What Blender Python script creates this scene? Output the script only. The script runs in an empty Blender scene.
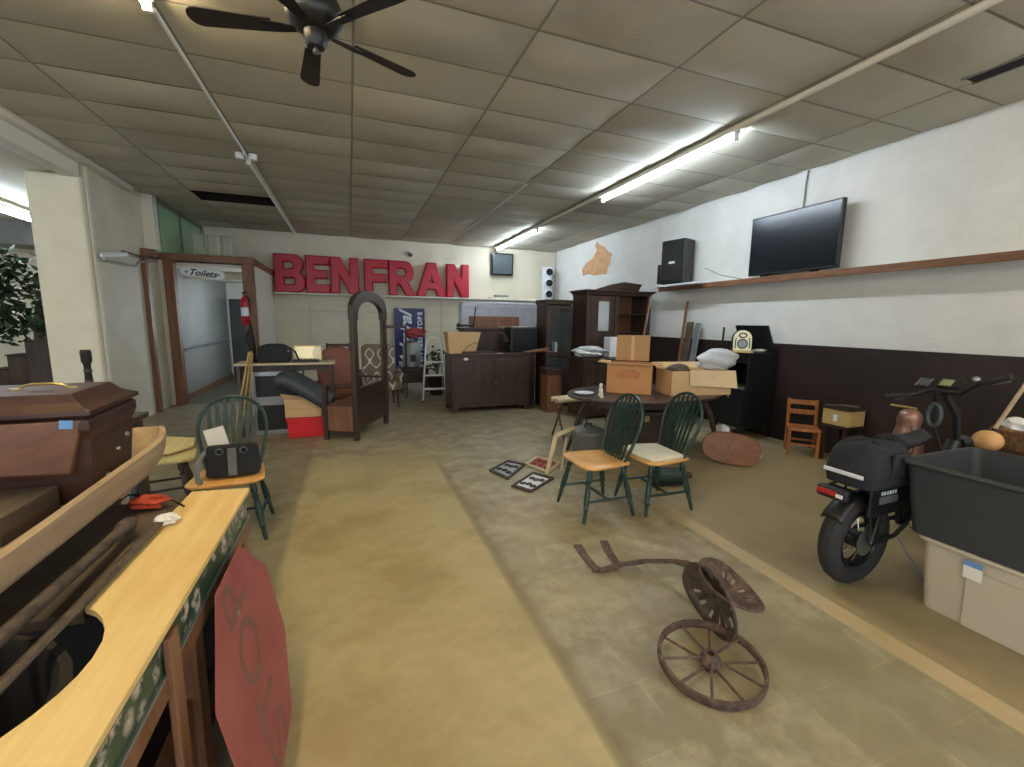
import bpy, math, random
from mathutils import Vector, Matrix, Euler
S = bpy.context.scene
COL = S.collection
PI = math.pi
R = math.radians

# ---------------------------------------------------------------- camera, world, exposure
FPX, YAW, PITCH, ROLL = 432.5, R(20.46), R(8.16), R(0.69)
CAM = Vector((0, 0, 1.6))
_f = Vector((math.sin(YAW)*math.cos(PITCH), math.cos(YAW)*math.cos(PITCH), -math.sin(PITCH)))
_r0 = Vector((math.cos(YAW), -math.sin(YAW), 0)); _u0 = _r0.cross(_f)
_r = _r0*math.cos(ROLL) + _u0*math.sin(ROLL)
_u = _u0*math.cos(ROLL) - _r0*math.sin(ROLL)
cd = bpy.data.cameras.new('camera'); cam = bpy.data.objects.new('camera', cd); COL.objects.link(cam)
cd.sensor_width = 36; cd.lens = FPX/1024*36; cd.clip_start = .02
cam.matrix_world = Matrix(((_r.x, _u.x, -_f.x, 0), (_r.y, _u.y, -_f.y, 0), (_r.z, _u.z, -_f.z, 1.6), (0, 0, 0, 1)))
S.camera = cam
def at(px, py, **k):
    "point of the world seen at a pixel of the photo, on the plane x=, y= or z="
    (a, v), = k.items(); i = 'xyz'.index(a)
    d = _f + _r*((px-512)/FPX) - _u*((py-383.5)/FPX)
    return CAM + d*((v-CAM[i])/d[i])

w = bpy.data.worlds.new('world'); S.world = w; w.use_nodes = True
w.node_tree.nodes['Background'].inputs[0].default_value = (.80, .88, 1, 1)
w.node_tree.nodes['Background'].inputs[1].default_value = .6
S.view_settings.view_transform = 'Standard'; S.view_settings.look = 'None'
S.view_settings.gamma = 1; S.view_settings.exposure = 1.85; S.view_settings.use_curve_mapping = False
TUBE_COOL, TUBE_WARM = 30.0, 28.0

# ---------------------------------------------------------------- materials
def lin(c):
    return tuple(((v/255)/12.92 if v/255 <= .04045 else ((v/255+.055)/1.055)**2.4) for v in c) + (1,)
class NT:
    def __init__(s, name):
        s.m = bpy.data.materials.new(name); s.m.use_nodes = True; s.t = s.m.node_tree
        s.b = s.t.nodes['Principled BSDF']
    def n(s, kind, **ins):
        n = s.t.nodes.new(kind)
        for k, v in ins.items():
            if k in n.inputs.keys(): s.set(n.inputs[k], v)
            else: setattr(n, k, v)
        return n
    def set(s, sock, v):
        if isinstance(v, bpy.types.NodeSocket): s.t.links.new(v, sock)
        else: sock.default_value = v
    def math(s, op, a, b=0.0, clamp=False):
        n = s.t.nodes.new('ShaderNodeMath'); n.operation = op; n.use_clamp = clamp
        s.set(n.inputs[0], a); s.set(n.inputs[1], b); return n.outputs[0]
    def mix(s, f, a, b):
        n = s.t.nodes.new('ShaderNodeMix'); n.data_type = 'RGBA'
        s.set(n.inputs[0], f); s.set(n.inputs[6], a); s.set(n.inputs[7], b); return n.outputs[2]
    def bump(s, h, strength=.3, dist=.01):
        n = s.t.nodes.new('ShaderNodeBump'); n.inputs['Strength'].default_value = strength
        n.inputs['Distance'].default_value = dist; s.set(n.inputs['Height'], h)
        s.t.links.new(n.outputs[0], s.b.inputs['Normal'])
    def noise(s, vec, scale, detail=3, rough=.55):
        n = s.t.nodes.new('ShaderNodeTexNoise'); n.inputs['Scale'].default_value = scale
        n.inputs['Detail'].default_value = detail; n.inputs['Roughness'].default_value = rough
        s.set(n.inputs['Vector'], vec); return n.outputs['Fac']
    def coord(s):
        return s.t.nodes.new('ShaderNodeTexCoord').outputs['Object']
    def mapr(s, v, a, b, c=0.0, d=1.0):
        n = s.t.nodes.new('ShaderNodeMapRange'); s.set(n.inputs[0], v)
        for i, q in enumerate((a, b, c, d)): n.inputs[i+1].default_value = q
        return n.outputs[0]
    def mapping(s, vec, scale=(1, 1, 1), loc=(0, 0, 0), rot=(0, 0, 0)):
        n = s.t.nodes.new('ShaderNodeMapping'); s.set(n.inputs[0], vec)
        n.inputs[1].default_value = loc; n.inputs[2].default_value = rot; n.inputs[3].default_value = scale
        return n.outputs[0]
def mat(name, c, rough=.6, metal=0, var=.18, scale=8, bump=0, c2=None, spec=.5, coat=0):
    t = NT(name); v = t.coord(); f = t.noise(v, scale, 4)
    a = lin(c); b = lin(c2) if c2 else tuple(x*(1-var) for x in a[:3]) + (1,)
    t.set(t.b.inputs['Base Color'], t.mix(t.mapr(f, .35, .65), b, a))
    t.b.inputs['Roughness'].default_value = rough; t.b.inputs['Metallic'].default_value = metal
    t.b.inputs['Specular IOR Level'].default_value = spec; t.b.inputs['Coat Weight'].default_value = coat
    if bump: t.bump(t.noise(v, scale*4, 4), bump, .01)
    return t.m
def wood(name, c, c2, rough=.5, axis='z', scale=1.0, coat=0, bump=.1):
    t = NT(name); v = t.coord()
    sc = {'x': (1.2, 14, 14), 'y': (14, 1.2, 14), 'z': (14, 14, 1.2)}[axis]
    v2 = t.mapping(v, tuple(q*scale for q in sc))
    f = t.noise(v2, 1.6, 5, .6); g = t.noise(v, 3*scale, 2)
    h = t.math('ADD', t.math('MULTIPLY', f, .7), t.math('MULTIPLY', g, .3))
    t.set(t.b.inputs['Base Color'], t.mix(t.mapr(h, .36, .64), lin(c2), lin(c)))
    t.b.inputs['Roughness'].default_value = rough; t.b.inputs['Coat Weight'].default_value = coat
    t.bump(f, bump, .004); return t.m
def emit(name, c, s):
    t = NT(name); t.set(t.b.inputs['Base Color'], lin(c)); t.set(t.b.inputs['Emission Color'], lin(c))
    t.b.inputs['Emission Strength'].default_value = s; return t.m
def glassy(name, c, alpha, rough=.15):
    t = NT(name); t.set(t.b.inputs['Base Color'], lin(c)); t.b.inputs['Alpha'].default_value = alpha
    t.b.inputs['Roughness'].default_value = rough; return t.m

def floor_mat():
    t = NT('worn_vinyl_floor'); v = t.coord()
    sep = t.n('ShaderNodeSeparateXYZ'); t.set(sep.inputs[0], v); x, y = sep.outputs[0], sep.outputs[1]
    wob = t.math('MULTIPLY', t.math('SUBTRACT', t.noise(v, 1.7, 3), .5), .16)
    wx = t.math('ADD', x, wob)
    big = t.noise(v, 1.1, 4, .6); mid = t.noise(v, 4.5, 5, .65); fine = t.noise(v, 26, 4, .7)
    # grey vinyl tile, one foot square, each a little different
    br = t.n('ShaderNodeTexBrick'); br.offset = 0; br.inputs['Scale'].default_value = 1
    t.set(br.inputs['Vector'], t.mapping(v, loc=(.07, .1, 0)))
    br.inputs['Brick Width'].default_value = .305; br.inputs['Row Height'].default_value = .305
    br.inputs['Mortar Size'].default_value = .004; br.inputs['Mortar Smooth'].default_value = .6
    br.inputs['Bias'].default_value = -.1
    br.inputs['Color1'].default_value = lin((166, 156, 126)); br.inputs['Color2'].default_value = lin((146, 137, 111))
    br.inputs['Mortar'].default_value = lin((176, 162, 126))
    tile = t.mix(t.mapr(mid, .42, .58, 0, .85), br.outputs['Color'], lin((134, 124, 98)))
    tile = t.mix(t.mapr(big, .45, .7, 0, .6), tile, lin((190, 176, 134)))
    # bare tan slab along the middle
    slab = t.mix(t.mapr(mid, .3, .7), lin((170, 155, 112)), lin((190, 174, 130)))
    slab = t.mix(t.mapr(big, .45, .58, 0, .7), slab, lin((156, 138, 92)))
    slab = t.mix(t.mapr(fine, .62, .75, 0, .5), slab, lin((202, 190, 150)))
    m1 = t.math('MULTIPLY', t.mapr(wx, -.50, -.44), t.mapr(x, .84, .90, 1, 0))
    m1 = t.math('MULTIPLY', m1, t.mapr(t.math('ADD', y, t.math('MULTIPLY', wob, 9)), 4.6, 5.6, 1, 0))
    tile = t.mix(t.mapr(x, -.5, -.46, .5, 0), tile, lin((116, 104, 78)))
    c = t.mix(m1, tile, slab)
    seam = t.math('MULTIPLY', t.mapr(x, .84, .87), t.mapr(x, .90, .95, 1, 0))
    seam = t.math('MULTIPLY', seam, t.mapr(y, 4.3, 5.0, 1, 0))
    c = t.mix(t.math('MULTIPLY', seam, .55), c, lin((122, 108, 72)))
    # worn patches under the middle of the tile aisle
    dk = t.math('MULTIPLY', t.mapr(big, .47, .66), t.math('MULTIPLY', t.mapr(wx, 1.2, 1.9), t.mapr(y, 2.6, 1.2, 0, 1)))
    c = t.mix(t.math('MULTIPLY', dk, .8), c, lin((118, 108, 80)))
    # pale threshold strip and the darker slab beyond it
    olive = t.mix(t.mapr(mid, .35, .7), lin((146, 130, 94)), lin((164, 148, 110)))
    olive = t.mix(t.mapr(big, .45, .7, 0, .5), olive, lin((156, 132, 102)))
    c = t.mix(t.math('MULTIPLY', t.mapr(x, 2.58, 2.62), t.mapr(y, 4.2, 3.4, 0, 1)), c, olive)
    strip = t.math('MULTIPLY', t.mapr(x, 2.44, 2.455), t.mapr(x, 2.575, 2.59, 1, 0))
    strip = t.math('MULTIPLY', strip, t.mapr(y, 3.2, 2.4, 0, 1))
    c = t.mix(strip, c, t.mix(t.mapr(mid, .3, .7), lin((176, 156, 116)), lin((198, 178, 140))))
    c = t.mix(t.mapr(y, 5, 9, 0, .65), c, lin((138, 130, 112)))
    t.set(t.b.inputs['Base Color'], c)
    t.set(t.b.inputs['Roughness'], t.mapr(mid, .3, .7, .38, .62))
    t.bump(t.math('ADD', t.math('MULTIPLY', br.outputs['Fac'], -.4), fine), .12, .004)
    return t.m
def ceiling_mat():
    t = NT('ceiling_tile'); v = t.coord()
    br = t.n('ShaderNodeTexBrick'); br.offset = 0; br.inputs['Scale'].default_value = 1
    t.set(br.inputs['Vector'], t.mapping(v, loc=(-.1+1.2*10, 6.1, 0)))
    br.inputs['Brick Width'].default_value = 1.2; br.inputs['Row Height'].default_value = .61
    br.inputs['Mortar Size'].default_value = .012; br.inputs['Mortar Smooth'].default_value = .4
    br.inputs['Color1'].default_value = lin((198, 193, 174)); br.inputs['Color2'].default_value = lin((182, 177, 159))
    br.inputs['Mortar'].default_value = lin((142, 136, 120))
    c = t.mix(t.mapr(t.noise(v, .9, 4, .6), .5, .8, 0, .5), br.outputs['Color'], lin((150, 134, 112)))
    t.set(t.b.inputs['Base Color'], c); t.b.inputs['Roughness'].default_value = .85
    t.bump(t.math('ADD', t.math('MULTIPLY', br.outputs['Fac'], -1.5), t.math('MULTIPLY', t.noise(v, 90, 2), .2)), .4, .006)
    return t.m
def block_wall_mat(name, c, c2, w=.4, h=.2, strength=.35, axis='y'):
    t = NT(name); v = t.coord()
    rot = (0, 0, 0)
    sep = t.n('ShaderNodeSeparateXYZ'); t.set(sep.inputs[0], v)
    comb = t.n('ShaderNodeCombineXYZ'); t.set(comb.inputs[0], sep.outputs[1 if axis == 'y' else 0]); t.set(comb.inputs[1], sep.outputs[2])
    br = t.n('ShaderNodeTexBrick'); br.inputs['Scale'].default_value = 1; t.set(br.inputs['Vector'], comb.outputs[0])
    br.inputs['Brick Width'].default_value = w; br.inputs['Row Height'].default_value = h
    br.inputs['Mortar Size'].default_value = .006; br.inputs['Mortar Smooth'].default_value = .8
    f = t.noise(v, 2.2, 4, .6)
    t.set(t.b.inputs['Base Color'], t.mix(t.mapr(f, .3, .72), lin(c), lin(c2)))
    t.b.inputs['Roughness'].default_value = .75
    t.bump(t.math('ADD', t.math('MULTIPLY', br.outputs['Fac'], -.22), t.math('MULTIPLY', t.noise(v, 32, 4, .6), 1.1)), strength, .012)
    return t.m
def lattice_mat():
    t = NT('lattice_upholstery'); v = t.coord()
    sep = t.n('ShaderNodeSeparateXYZ'); t.set(sep.inputs[0], v)
    def wave(o): return t.math('SINE', t.math('MULTIPLY', o, 2*PI/.30))
    a = t.math('ADD', t.math('SINE', t.math('MULTIPLY', sep.outputs[0], 2*PI/.22)), t.math('SINE', t.math('MULTIPLY', sep.outputs[2], 2*PI/.30)))
    a2 = t.math('ABSOLUTE', t.math('ADD', a, t.math('SINE', t.math('MULTIPLY', sep.outputs[1], 2*PI/.3))))
    m = t.mapr(a2, .28, .34, 1, 0)
    t.set(t.b.inputs['Base Color'], t.mix(m, lin((128, 116, 98)), lin((222, 214, 196)))); t.b.inputs['Roughness'].default_value = .9
    return t.m

M = dict(
    white=mat('white_paint', (222, 218, 204), .55, var=.06, scale=2, bump=.08),
    plaster=mat('rough_white_plaster', (238, 232, 208), .8, var=.06, scale=3, bump=.5),
    greywall=mat('grey_painted_panel', (212, 207, 188), .7, c2=(196, 190, 168), scale=1.4, bump=.15),
    backwall=block_wall_mat('painted_back_wall', (226, 218, 196), (214, 206, 184), 1.9, .95, .12, 'x'),
    blockwall=block_wall_mat('painted_block_wall', (226, 226, 220), (212, 212, 206), .4, .2, .4, 'y'),
    wains=mat('dark_brown_wainscot', (52, 40, 38), .45, c2=(38, 29, 28), scale=1.5),
    trim=wood('brown_trim', (134, 92, 64), (102, 66, 44), .5, 'z'),
    trimx=wood('brown_trim_long', (140, 98, 68), (104, 70, 48), .5, 'y'),
    green=mat('pale_green_panel', (150, 186, 146), .35, var=.1, scale=1),
    hallwall=mat('grey_metal_sheet', (158, 160, 156), .28, .3, var=.15, scale=1.2),
    dkfloor=mat('dark_hall_floor', (92, 88, 74), .5, var=.2),
    darkdoor=mat('dark_grey_door', (66, 66, 66), .5),
    black=mat('black_plastic', (24, 25, 27), .4, var=.2), blackm=mat('black_matte', (30, 26, 24), .75, var=.3, bump=.1),
    hole=mat('dark_void', (34, 28, 26), .95),
    fabric=mat('black_fabric', (38, 40, 44), .85, var=.3, scale=14, bump=.3),
    screen=mat('black_screen', (20, 26, 32), .22, var=.05),
    steel=mat('steel', (176, 178, 178), .3, .9, var=.15), white_pl=mat('white_plastic', (232, 232, 228), .4, var=.04),
    brass=mat('brass', (206, 182, 122), .3, .9, var=.15),
    rust=mat('rusty_iron', (118, 94, 82), .7, .2, c2=(72, 56, 50), scale=22, bump=.3),
    rustdk=mat('dark_rusty_iron', (100, 86, 74), .7, .2, c2=(66, 56, 48), scale=22, bump=.3),
    gwood=mat('dark_green_paint', (38, 66, 58), .4, c2=(26, 50, 44), scale=18),
    seat=wood('golden_oak', (236, 186, 112), (220, 162, 88), .38, 'y', 1.0, .2),
    paleseat=wood('pale_yellow_paint', (224, 208, 148), (208, 190, 128), .5, 'y'),
    cushion=mat('cream_cushion', (222, 216, 192), .85, var=.08, bump=.15),
    ply=wood('yellow_plywood', (240, 214, 150), (222, 184, 118), .45, 'y', .8),
    dkwood=wood('dark_walnut', (74, 54, 42), (46, 33, 26), .4, 'z', 1, .15),
    dkwoodx=wood('dark_walnut_long', (74, 54, 42), (47, 34, 27), .4, 'x', 1, .15),
    mahog=wood('mahogany_casket', (74, 44, 34), (46, 27, 21), .5, 'x', .8, .05),
    redwood=wood('reddish_wood', (140, 98, 70), (108, 70, 48), .45, 'z'),
    redbox=wood('reddish_brown_box', (128, 90, 72), (106, 74, 58), .55, 'x', .7),
    gray_old=wood('weathered_board', (96, 82, 66), (62, 52, 42), .8, 'y'),
    barkish=wood('pale_hewn_wood', (188, 164, 132), (150, 126, 98), .8, 'y', .7, 0, .4),
    honey=wood('honey_chair_wood', (178, 116, 62), (146, 88, 44), .45, 'z'),
    card=mat('cardboard', (186, 146, 100), .85, var=.12, scale=3), card2=mat('pale_cardboard', (214, 178, 130), .85, var=.08, scale=3),
    cardor=mat('orange_cardboard', (200, 146, 94), .8, var=.12, scale=2.5),
    leather=mat('brown_leather', (146, 84, 60), .5, var=.2, scale=5), slate=mat('slate_vinyl', (72, 80, 84), .55, var=.15),
    red=mat('red_sign_enamel', (196, 26, 50), .35, c2=(178, 20, 44), scale=2), redpl=mat('red_plastic', (222, 34, 40), .45, var=.08),
    oldred=mat('faded_red_paint', (172, 94, 88), .6, c2=(156, 78, 74), scale=4), ghost=mat('faded_letter_paint', (138, 96, 80), .7, var=.1),
    navy=mat('navy_enamel', (26, 42, 96), .35, var=.1), signw=mat('sign_white', (228, 232, 236), .5, var=.05),
    wrap=mat('plastic_wrap', (214, 218, 228), .3, c2=(196, 202, 216), scale=6, bump=.4),
    bag=mat('milky_plastic_bag', (206, 212, 216), .35, var=.12, scale=12, bump=.6),
    bin=mat('taupe_plastic', (198, 188, 168), .5, var=.06), tote=mat('charcoal_plastic', (58, 61, 64), .5, var=.08),
    paper=mat('white_paper', (236, 234, 228), .8, var=.04), redcloth=mat('red_orange_cloth', (198, 76, 48), .85, var=.25, scale=16),
    tape=mat('blue_tape', (110, 160, 212), .6, var=.05), yellow=mat('yellow_drawer', (198, 170, 112), .55, var=.1),
    rubber=mat('tyre_rubber', (44, 43, 42), .8, var=.2, bump=.2), copper=mat('dull_copper', (176, 138, 122), .35, .5, c2=(150, 112, 98), scale=6),
    galv=mat('galvanised_steel', (150, 156, 154), .45, .6, var=.15), leaf=mat('dark_leaf', (44, 74, 44), .55, c2=(28, 52, 32), scale=6),
    wicker=mat('wicker', (168, 132, 84), .75, c2=(120, 88, 52), scale=40, bump=.8), orange=mat('orange_gourd', (206, 132, 74), .6, c2=(226, 180, 120), scale=9, bump=.3),
    tan=mat('tan_plaster', (206, 164, 122), .85, c2=(190, 142, 98), scale=9, bump=.3),
    glass=glassy('cloudy_plastic', (200, 200, 180), .45), clear=glassy('clear_glass', (120, 130, 130), .12, .12),
    lattice=lattice_mat(), taillight=mat('red_lens', (190, 44, 44), .2), grey=mat('mid_grey', (120, 120, 118), .5),
    bamboo=wood('bamboo', (192, 164, 108), (164, 134, 80), .5, 'z'), beige=mat('beige_top', (206, 190, 152), .5, var=.08),
    blade=mat('dark_fan_blade', (46, 38, 34), .6, var=.2),
    traywood=wood('tray_wood', (144, 92, 56), (116, 72, 42), .4, 'x'),
    teal=mat('teal_card', (70, 130, 130), .6), lcd=mat('lcd_green', (150, 160, 118), .3), pink=mat('dusty_red', (170, 70, 74), .7, var=.3),
)
def tile_strip():
    t = NT('green_floral_tile'); v = t.coord()
    vo = t.n('ShaderNodeTexVoronoi'); vo.inputs['Scale'].default_value = 13; t.set(vo.inputs['Vector'], v)
    f = t.noise(v, 38, 4, .7)
    m = t.math('MULTIPLY', t.mapr(vo.outputs['Distance'], .32, .5, 1, 0), t.mapr(f, .44, .53))
    t.set(t.b.inputs['Base Color'], t.mix(m, t.mix(t.mapr(f, .4, .6), lin((34, 66, 50)), lin((52, 84, 62))), lin((206, 190, 180))))
    t.b.inputs['Roughness'].default_value = .3; return t.m
M['greentile'] = tile_strip()

# ---------------------------------------------------------------- mesh helpers
class MB:
    def __init__(s): s.v = []; s.f = []
    def add(s, vs, fs, mx=None):
        o = len(s.v)
        s.v += [(mx @ Vector(p)) if mx else Vector(p) for p in vs]
        s.f += [tuple(i+o for i in f) for f in fs]; return s
    def box(s, c, d, rot=None, taper=None):
        x, y, z = (q/2 for q in d); t = taper or (1, 1)
        vs = [(-x, -y, -z), (x, -y, -z), (x, y, -z), (-x, y, -z), (-x*t[0], -y*t[1], z), (x*t[0], -y*t[1], z), (x*t[0], y*t[1], z), (-x*t[0], y*t[1], z)]
        mx = Matrix.Translation(c) @ (Euler(rot).to_matrix().to_4x4() if rot else Matrix())
        return s.add(vs, [(0, 3, 2, 1), (4, 5, 6, 7), (0, 1, 5, 4), (1, 2, 6, 5), (2, 3, 7, 6), (3, 0, 4, 7)], mx)
    def bx(s, x0, x1, y0, y1, z0, z1):
        return s.box(((x0+x1)/2, (y0+y1)/2, (z0+z1)/2), (abs(x1-x0), abs(y1-y0), abs(z1-z0)))
    def hexa(s, eight):
        return s.add(eight, [(0, 3, 2, 1), (4, 5, 6, 7), (0, 1, 5, 4), (1, 2, 6, 5), (2, 3, 7, 6), (3, 0, 4, 7)])
    def slab(s, quad, n, t):
        "a board: four corners and a thickness along n"
        n = Vector(n).normalized()*t; q = [Vector(p) for p in quad]
        return s.hexa(q + [p+n for p in q])
    def tube(s, pts, r, n=10, closed=False, flat=None):
        pts = [Vector(p) for p in pts]; N = len(pts)
        rs = r if isinstance(r, (list, tuple)) else [r]*N
        rings = []; prev = None
        for i, p in enumerate(pts):
            if closed: d = pts[(i+1) % N]-pts[i-1]
            else: d = pts[min(i+1, N-1)]-pts[max(i-1, 0)]
            d = d.normalized() if d.length > 1e-9 else Vector((0, 0, 1))
            if prev is None:
                a = Vector((0, 0, 1)) if abs(d.z) < .9 else Vector((1, 0, 0))
            else: a = prev
            a = (a-d*a.dot(d)); a = a.normalized() if a.length > 1e-6 else d.orthogonal().normalized()
            b = d.cross(a); prev = a
            fl = flat or (1, 1)
            rings.append([p+(a*math.cos(k*2*PI/n)*fl[0]+b*math.sin(k*2*PI/n)*fl[1])*rs[i] for k in range(n)])
        vs = [q for rg in rings for q in rg]; fs = []
        for i in range(N if closed else N-1):
            j = (i+1) % N
            for k in range(n):
                k2 = (k+1) % n; fs.append((i*n+k, i*n+k2, j*n+k2, j*n+k))
        if not closed: fs += [tuple(range(n))[::-1], tuple((N-1)*n+k for k in range(n))]
        return s.add(vs, fs)
    def cyl(s, a, b, r, r2=None, n=16): return s.tube([a, b], [r, r if r2 is None else r2], n)
    def lathe(s, prof, n=24, mx=None, sx=1, sy=1):
        vs = []; fs = []; N = len(prof)
        for r, z in prof:
            vs += [(r*math.cos(k*2*PI/n)*sx, r*math.sin(k*2*PI/n)*sy, z) for k in range(n)]
        for i in range(N-1):
            for k in range(n):
                k2 = (k+1) % n; fs.append((i*n+k, i*n+k2, (i+1)*n+k2, (i+1)*n+k))
        if prof[0][0] > 1e-5: fs.append(tuple(range(n))[::-1])
        if prof[-1][0] > 1e-5: fs.append(tuple((N-1)*n+k for k in range(n)))
        return s.add(vs, fs, mx)
    def sphere(s, c, r, n=16, sq=(1, 1, 1), rot=None):
        prof = [(max(math.sin(i*PI/(n//2)), 1e-6)*1.0, -math.cos(i*PI/(n//2))) for i in range(n//2+1)]
        mx = Matrix.Translation(c) @ (Euler(rot).to_matrix().to_4x4() if rot else Matrix()) @ Matrix.Diagonal((r*sq[0], r*sq[1], r*sq[2], 1))
        prof[0] = (1e-6, -1); prof[-1] = (1e-6, 1); return s.lathe(prof, n, mx)
    def grid(s, fn, nu, nv):
        vs = [fn(i/nu, j/nv) for j in range(nv+1) for i in range(nu+1)]
        fs = [(j*(nu+1)+i, j*(nu+1)+i+1, (j+1)*(nu+1)+i+1, (j+1)*(nu+1)+i) for j in range(nv) for i in range(nu)]
        return s.add(vs, fs)
    def prism(s, poly, h, mx=None):
        n = len(poly); vs = [(p[0], p[1], 0) for p in poly] + [(p[0], p[1], h) for p in poly]
        fs = [tuple(range(n))[::-1], tuple(range(n, 2*n))] + [(i, (i+1) % n, n+(i+1) % n, n+i) for i in range(n)]
        return s.add(vs, fs, mx)
    def build(s, name, m, parent=None, smooth=False, bevel=0, loc=None, solid=0, sub=0, seg=2):
        me = bpy.data.meshes.new(name); me.from_pydata([tuple(v) for v in s.v], [], s.f); me.validate()
        import bmesh
        b = bmesh.new(); b.from_mesh(me); bmesh.ops.recalc_face_normals(b, faces=b.faces); b.to_mesh(me); b.free()
        me.materials.append(M[m] if isinstance(m, str) else m)
        if smooth:
            for p in me.polygons: p.use_smooth = True
            try: me.set_sharp_from_angle(angle=R(42))
            except Exception: pass
        o = bpy.data.objects.new(name, me); COL.objects.link(o)
        if loc is not None: o.location = loc
        if parent: o.parent = parent
        if solid: q = o.modifiers.new('solid', 'SOLIDIFY'); q.thickness = solid
        if bevel: q = o.modifiers.new('bevel', 'BEVEL'); q.width = bevel; q.segments = seg; q.limit_method = 'ANGLE'
        if sub: q = o.modifiers.new('sub', 'SUBSURF'); q.levels = q.render_levels = sub
        return o
def local(o, loc):
    "put the origin of a one-mesh thing at its base without moving it"
    loc = Vector(loc); o.data.transform(Matrix.Translation(-loc)); o.location = loc; return o
def tag(o, label, cat, group=None, kind=None):
    o['label'] = label; o['category'] = cat
    if group: o['group'] = group
    if kind: o['kind'] = kind
    return o
def thing(name, label, cat, loc=(0, 0, 0), rz=0, group=None):
    o = bpy.data.objects.new(name, None); COL.objects.link(o); o.location = loc; o.rotation_euler = (0, 0, rz)
    o.empty_display_size = .1
    return tag(o, label, cat, group)
def st(name, mb, m, **k):
    o = mb.build(name, m, **k)
    if not o.parent: o['kind'] = 'structure'
    return o
def dup(root, loc, rz, label):
    r = root.copy(); COL.objects.link(r); r.location = loc; r.rotation_euler = (0, 0, rz); r['label'] = label
    for ch in list(root.children):
        c = ch.copy(); COL.objects.link(c); c.parent = r
        for g in ch.children:
            d = g.copy(); COL.objects.link(d); d.parent = c
    return r
def curve_mesh(name, splines, m, extrude, bevel=0, mx=None, parent=None):
    cu = bpy.data.curves.new('c', 'CURVE'); cu.dimensions = '2D'; cu.fill_mode = 'BOTH'; cu.extrude = extrude; cu.bevel_depth = bevel; cu.bevel_resolution = 0
    for sp in splines:
        q = cu.splines.new('POLY'); q.points.add(len(sp)-1); q.use_cyclic_u = True
        for i, p in enumerate(sp): q.points[i].co = (p[0], p[1], 0, 1)
    return _conv(cu, name, m, mx, parent)
def _conv(cu, name, m, mx, parent):
    t = bpy.data.objects.new('t', cu); COL.objects.link(t)
    bpy.context.view_layer.update()
    me = bpy.data.meshes.new_from_object(t.evaluated_get(bpy.context.evaluated_depsgraph_get()))
    bpy.data.objects.remove(t); me.name = name; me.materials.clear(); me.materials.append(M[m])
    if mx: me.transform(mx)
    o = bpy.data.objects.new(name, me); COL.objects.link(o)
    if parent: o.parent = parent
    return o
def text(name, body, size, m, mx, parent, extrude=.002, offset=0, shear=0, spacing=1):
    cu = bpy.data.curves.new('t', 'FONT'); cu.body = body; cu.size = size; cu.extrude = extrude; cu.offset = offset
    cu.shear = shear; cu.align_x = 'CENTER'; cu.align_y = 'CENTER'; cu.space_character = spacing
    return _conv(cu, name, m, mx, parent)
def frame_mx(o, ex, ey):
    ex = Vector(ex).normalized(); ey = Vector(ey).normalized(); ez = ex.cross(ey)
    return Matrix(((ex.x, ey.x, ez.x, o[0]), (ex.y, ey.y, ez.y, o[1]), (ex.z, ey.z, ez.z, o[2]), (0, 0, 0, 1)))
def arc(cx, cy, r, a0, a1, n, ry=None):
    return [(cx+r*math.cos(R(a0+(a1-a0)*i/n)), cy+(ry or r)*math.sin(R(a0+(a1-a0)*i/n))) for i in range(n+1)]

# ---------------------------------------------------------------- lamps (each lamp's light is its own tube)
M['tube_cool'] = emit('lit_tube_cool', (222, 238, 255), TUBE_COOL)
M['tube_warm'] = emit('lit_tube_warm', (255, 232, 186), TUBE_WARM)
def tube_light(label, x, y0, y1, z, m, group=None, ceil=3.6):
    t = thing('fluorescent_light', label, 'ceiling light', (x, (y0+y1)/2, z), 0, group)
    h = (y1-y0)/2
    if m: MB().cyl((0, -h+.03, 0), (0, h-.03, 0), .019, n=12).build('tube', m, t, True)
    else: MB().cyl((0, -h+.03, 0), (0, h-.03, 0), .016, n=12).build('tube', 'white_pl', t, True)
    for s in (-1, 1): MB().box((0, s*(h-.015), .01), (.05, .03, .08)).build('tube_holder', 'white_pl', t, bevel=.004)
    MB().box((0, 0, (ceil-z)/2+.02), (.07, 2*h, ceil-z-.04)).build('housing', 'white', t, bevel=.004)
    return t
tube_light('lit tube light nearest the television, on the right ceiling pipe', 3.80, 3.66, 6.22, 3.50, 'tube_cool')
tube_light('far lit tube light over the small dark square on the back wall', 3.80, 8.76, 11.4, 3.50, 'tube_cool')
tube_light('lit tube light at the top left edge, left of the ceiling fan', -1.1, 1.2, 3.60, 3.50, 'tube_warm')
tube_light('unlit slim tube light between the dark ceiling hole and the back wall', -1.1, 6.45, 11.3, 3.51, None, None, 3.56)
for x, y in ((-1.1, -1.9), (3.8, -.9)):
    tube_light('lit tube light behind the viewpoint, %s' % ('left' if x < 0 else 'right'), x, y-1.2, y+1.2, 3.5, 'tube_warm', 'tube lights behind the viewpoint')
a, b = at(-60, 190, z=3.2), at(39, 223, z=3.2)
t = thing('fluorescent_light', 'lit tube light in the side room beyond the white pillar', 'ceiling light', ((a+b)/2)); d = (b-a)/2
MB().cyl(-d, d, .022, n=12).build('tube', 'tube_cool', t, True)
MB().cyl(-d+Vector((0, 0, .07)), d+Vector((0, 0, .07)), .04, n=4).build('housing', 'white', t)
tube_light('unseen lit tube light added to the side room, out of view at the left', -6.2, 2.6, 5.0, 3.22, 'tube_cool', None, 3.38)  # extra lamp added out of view; it only gives the side room more light

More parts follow.
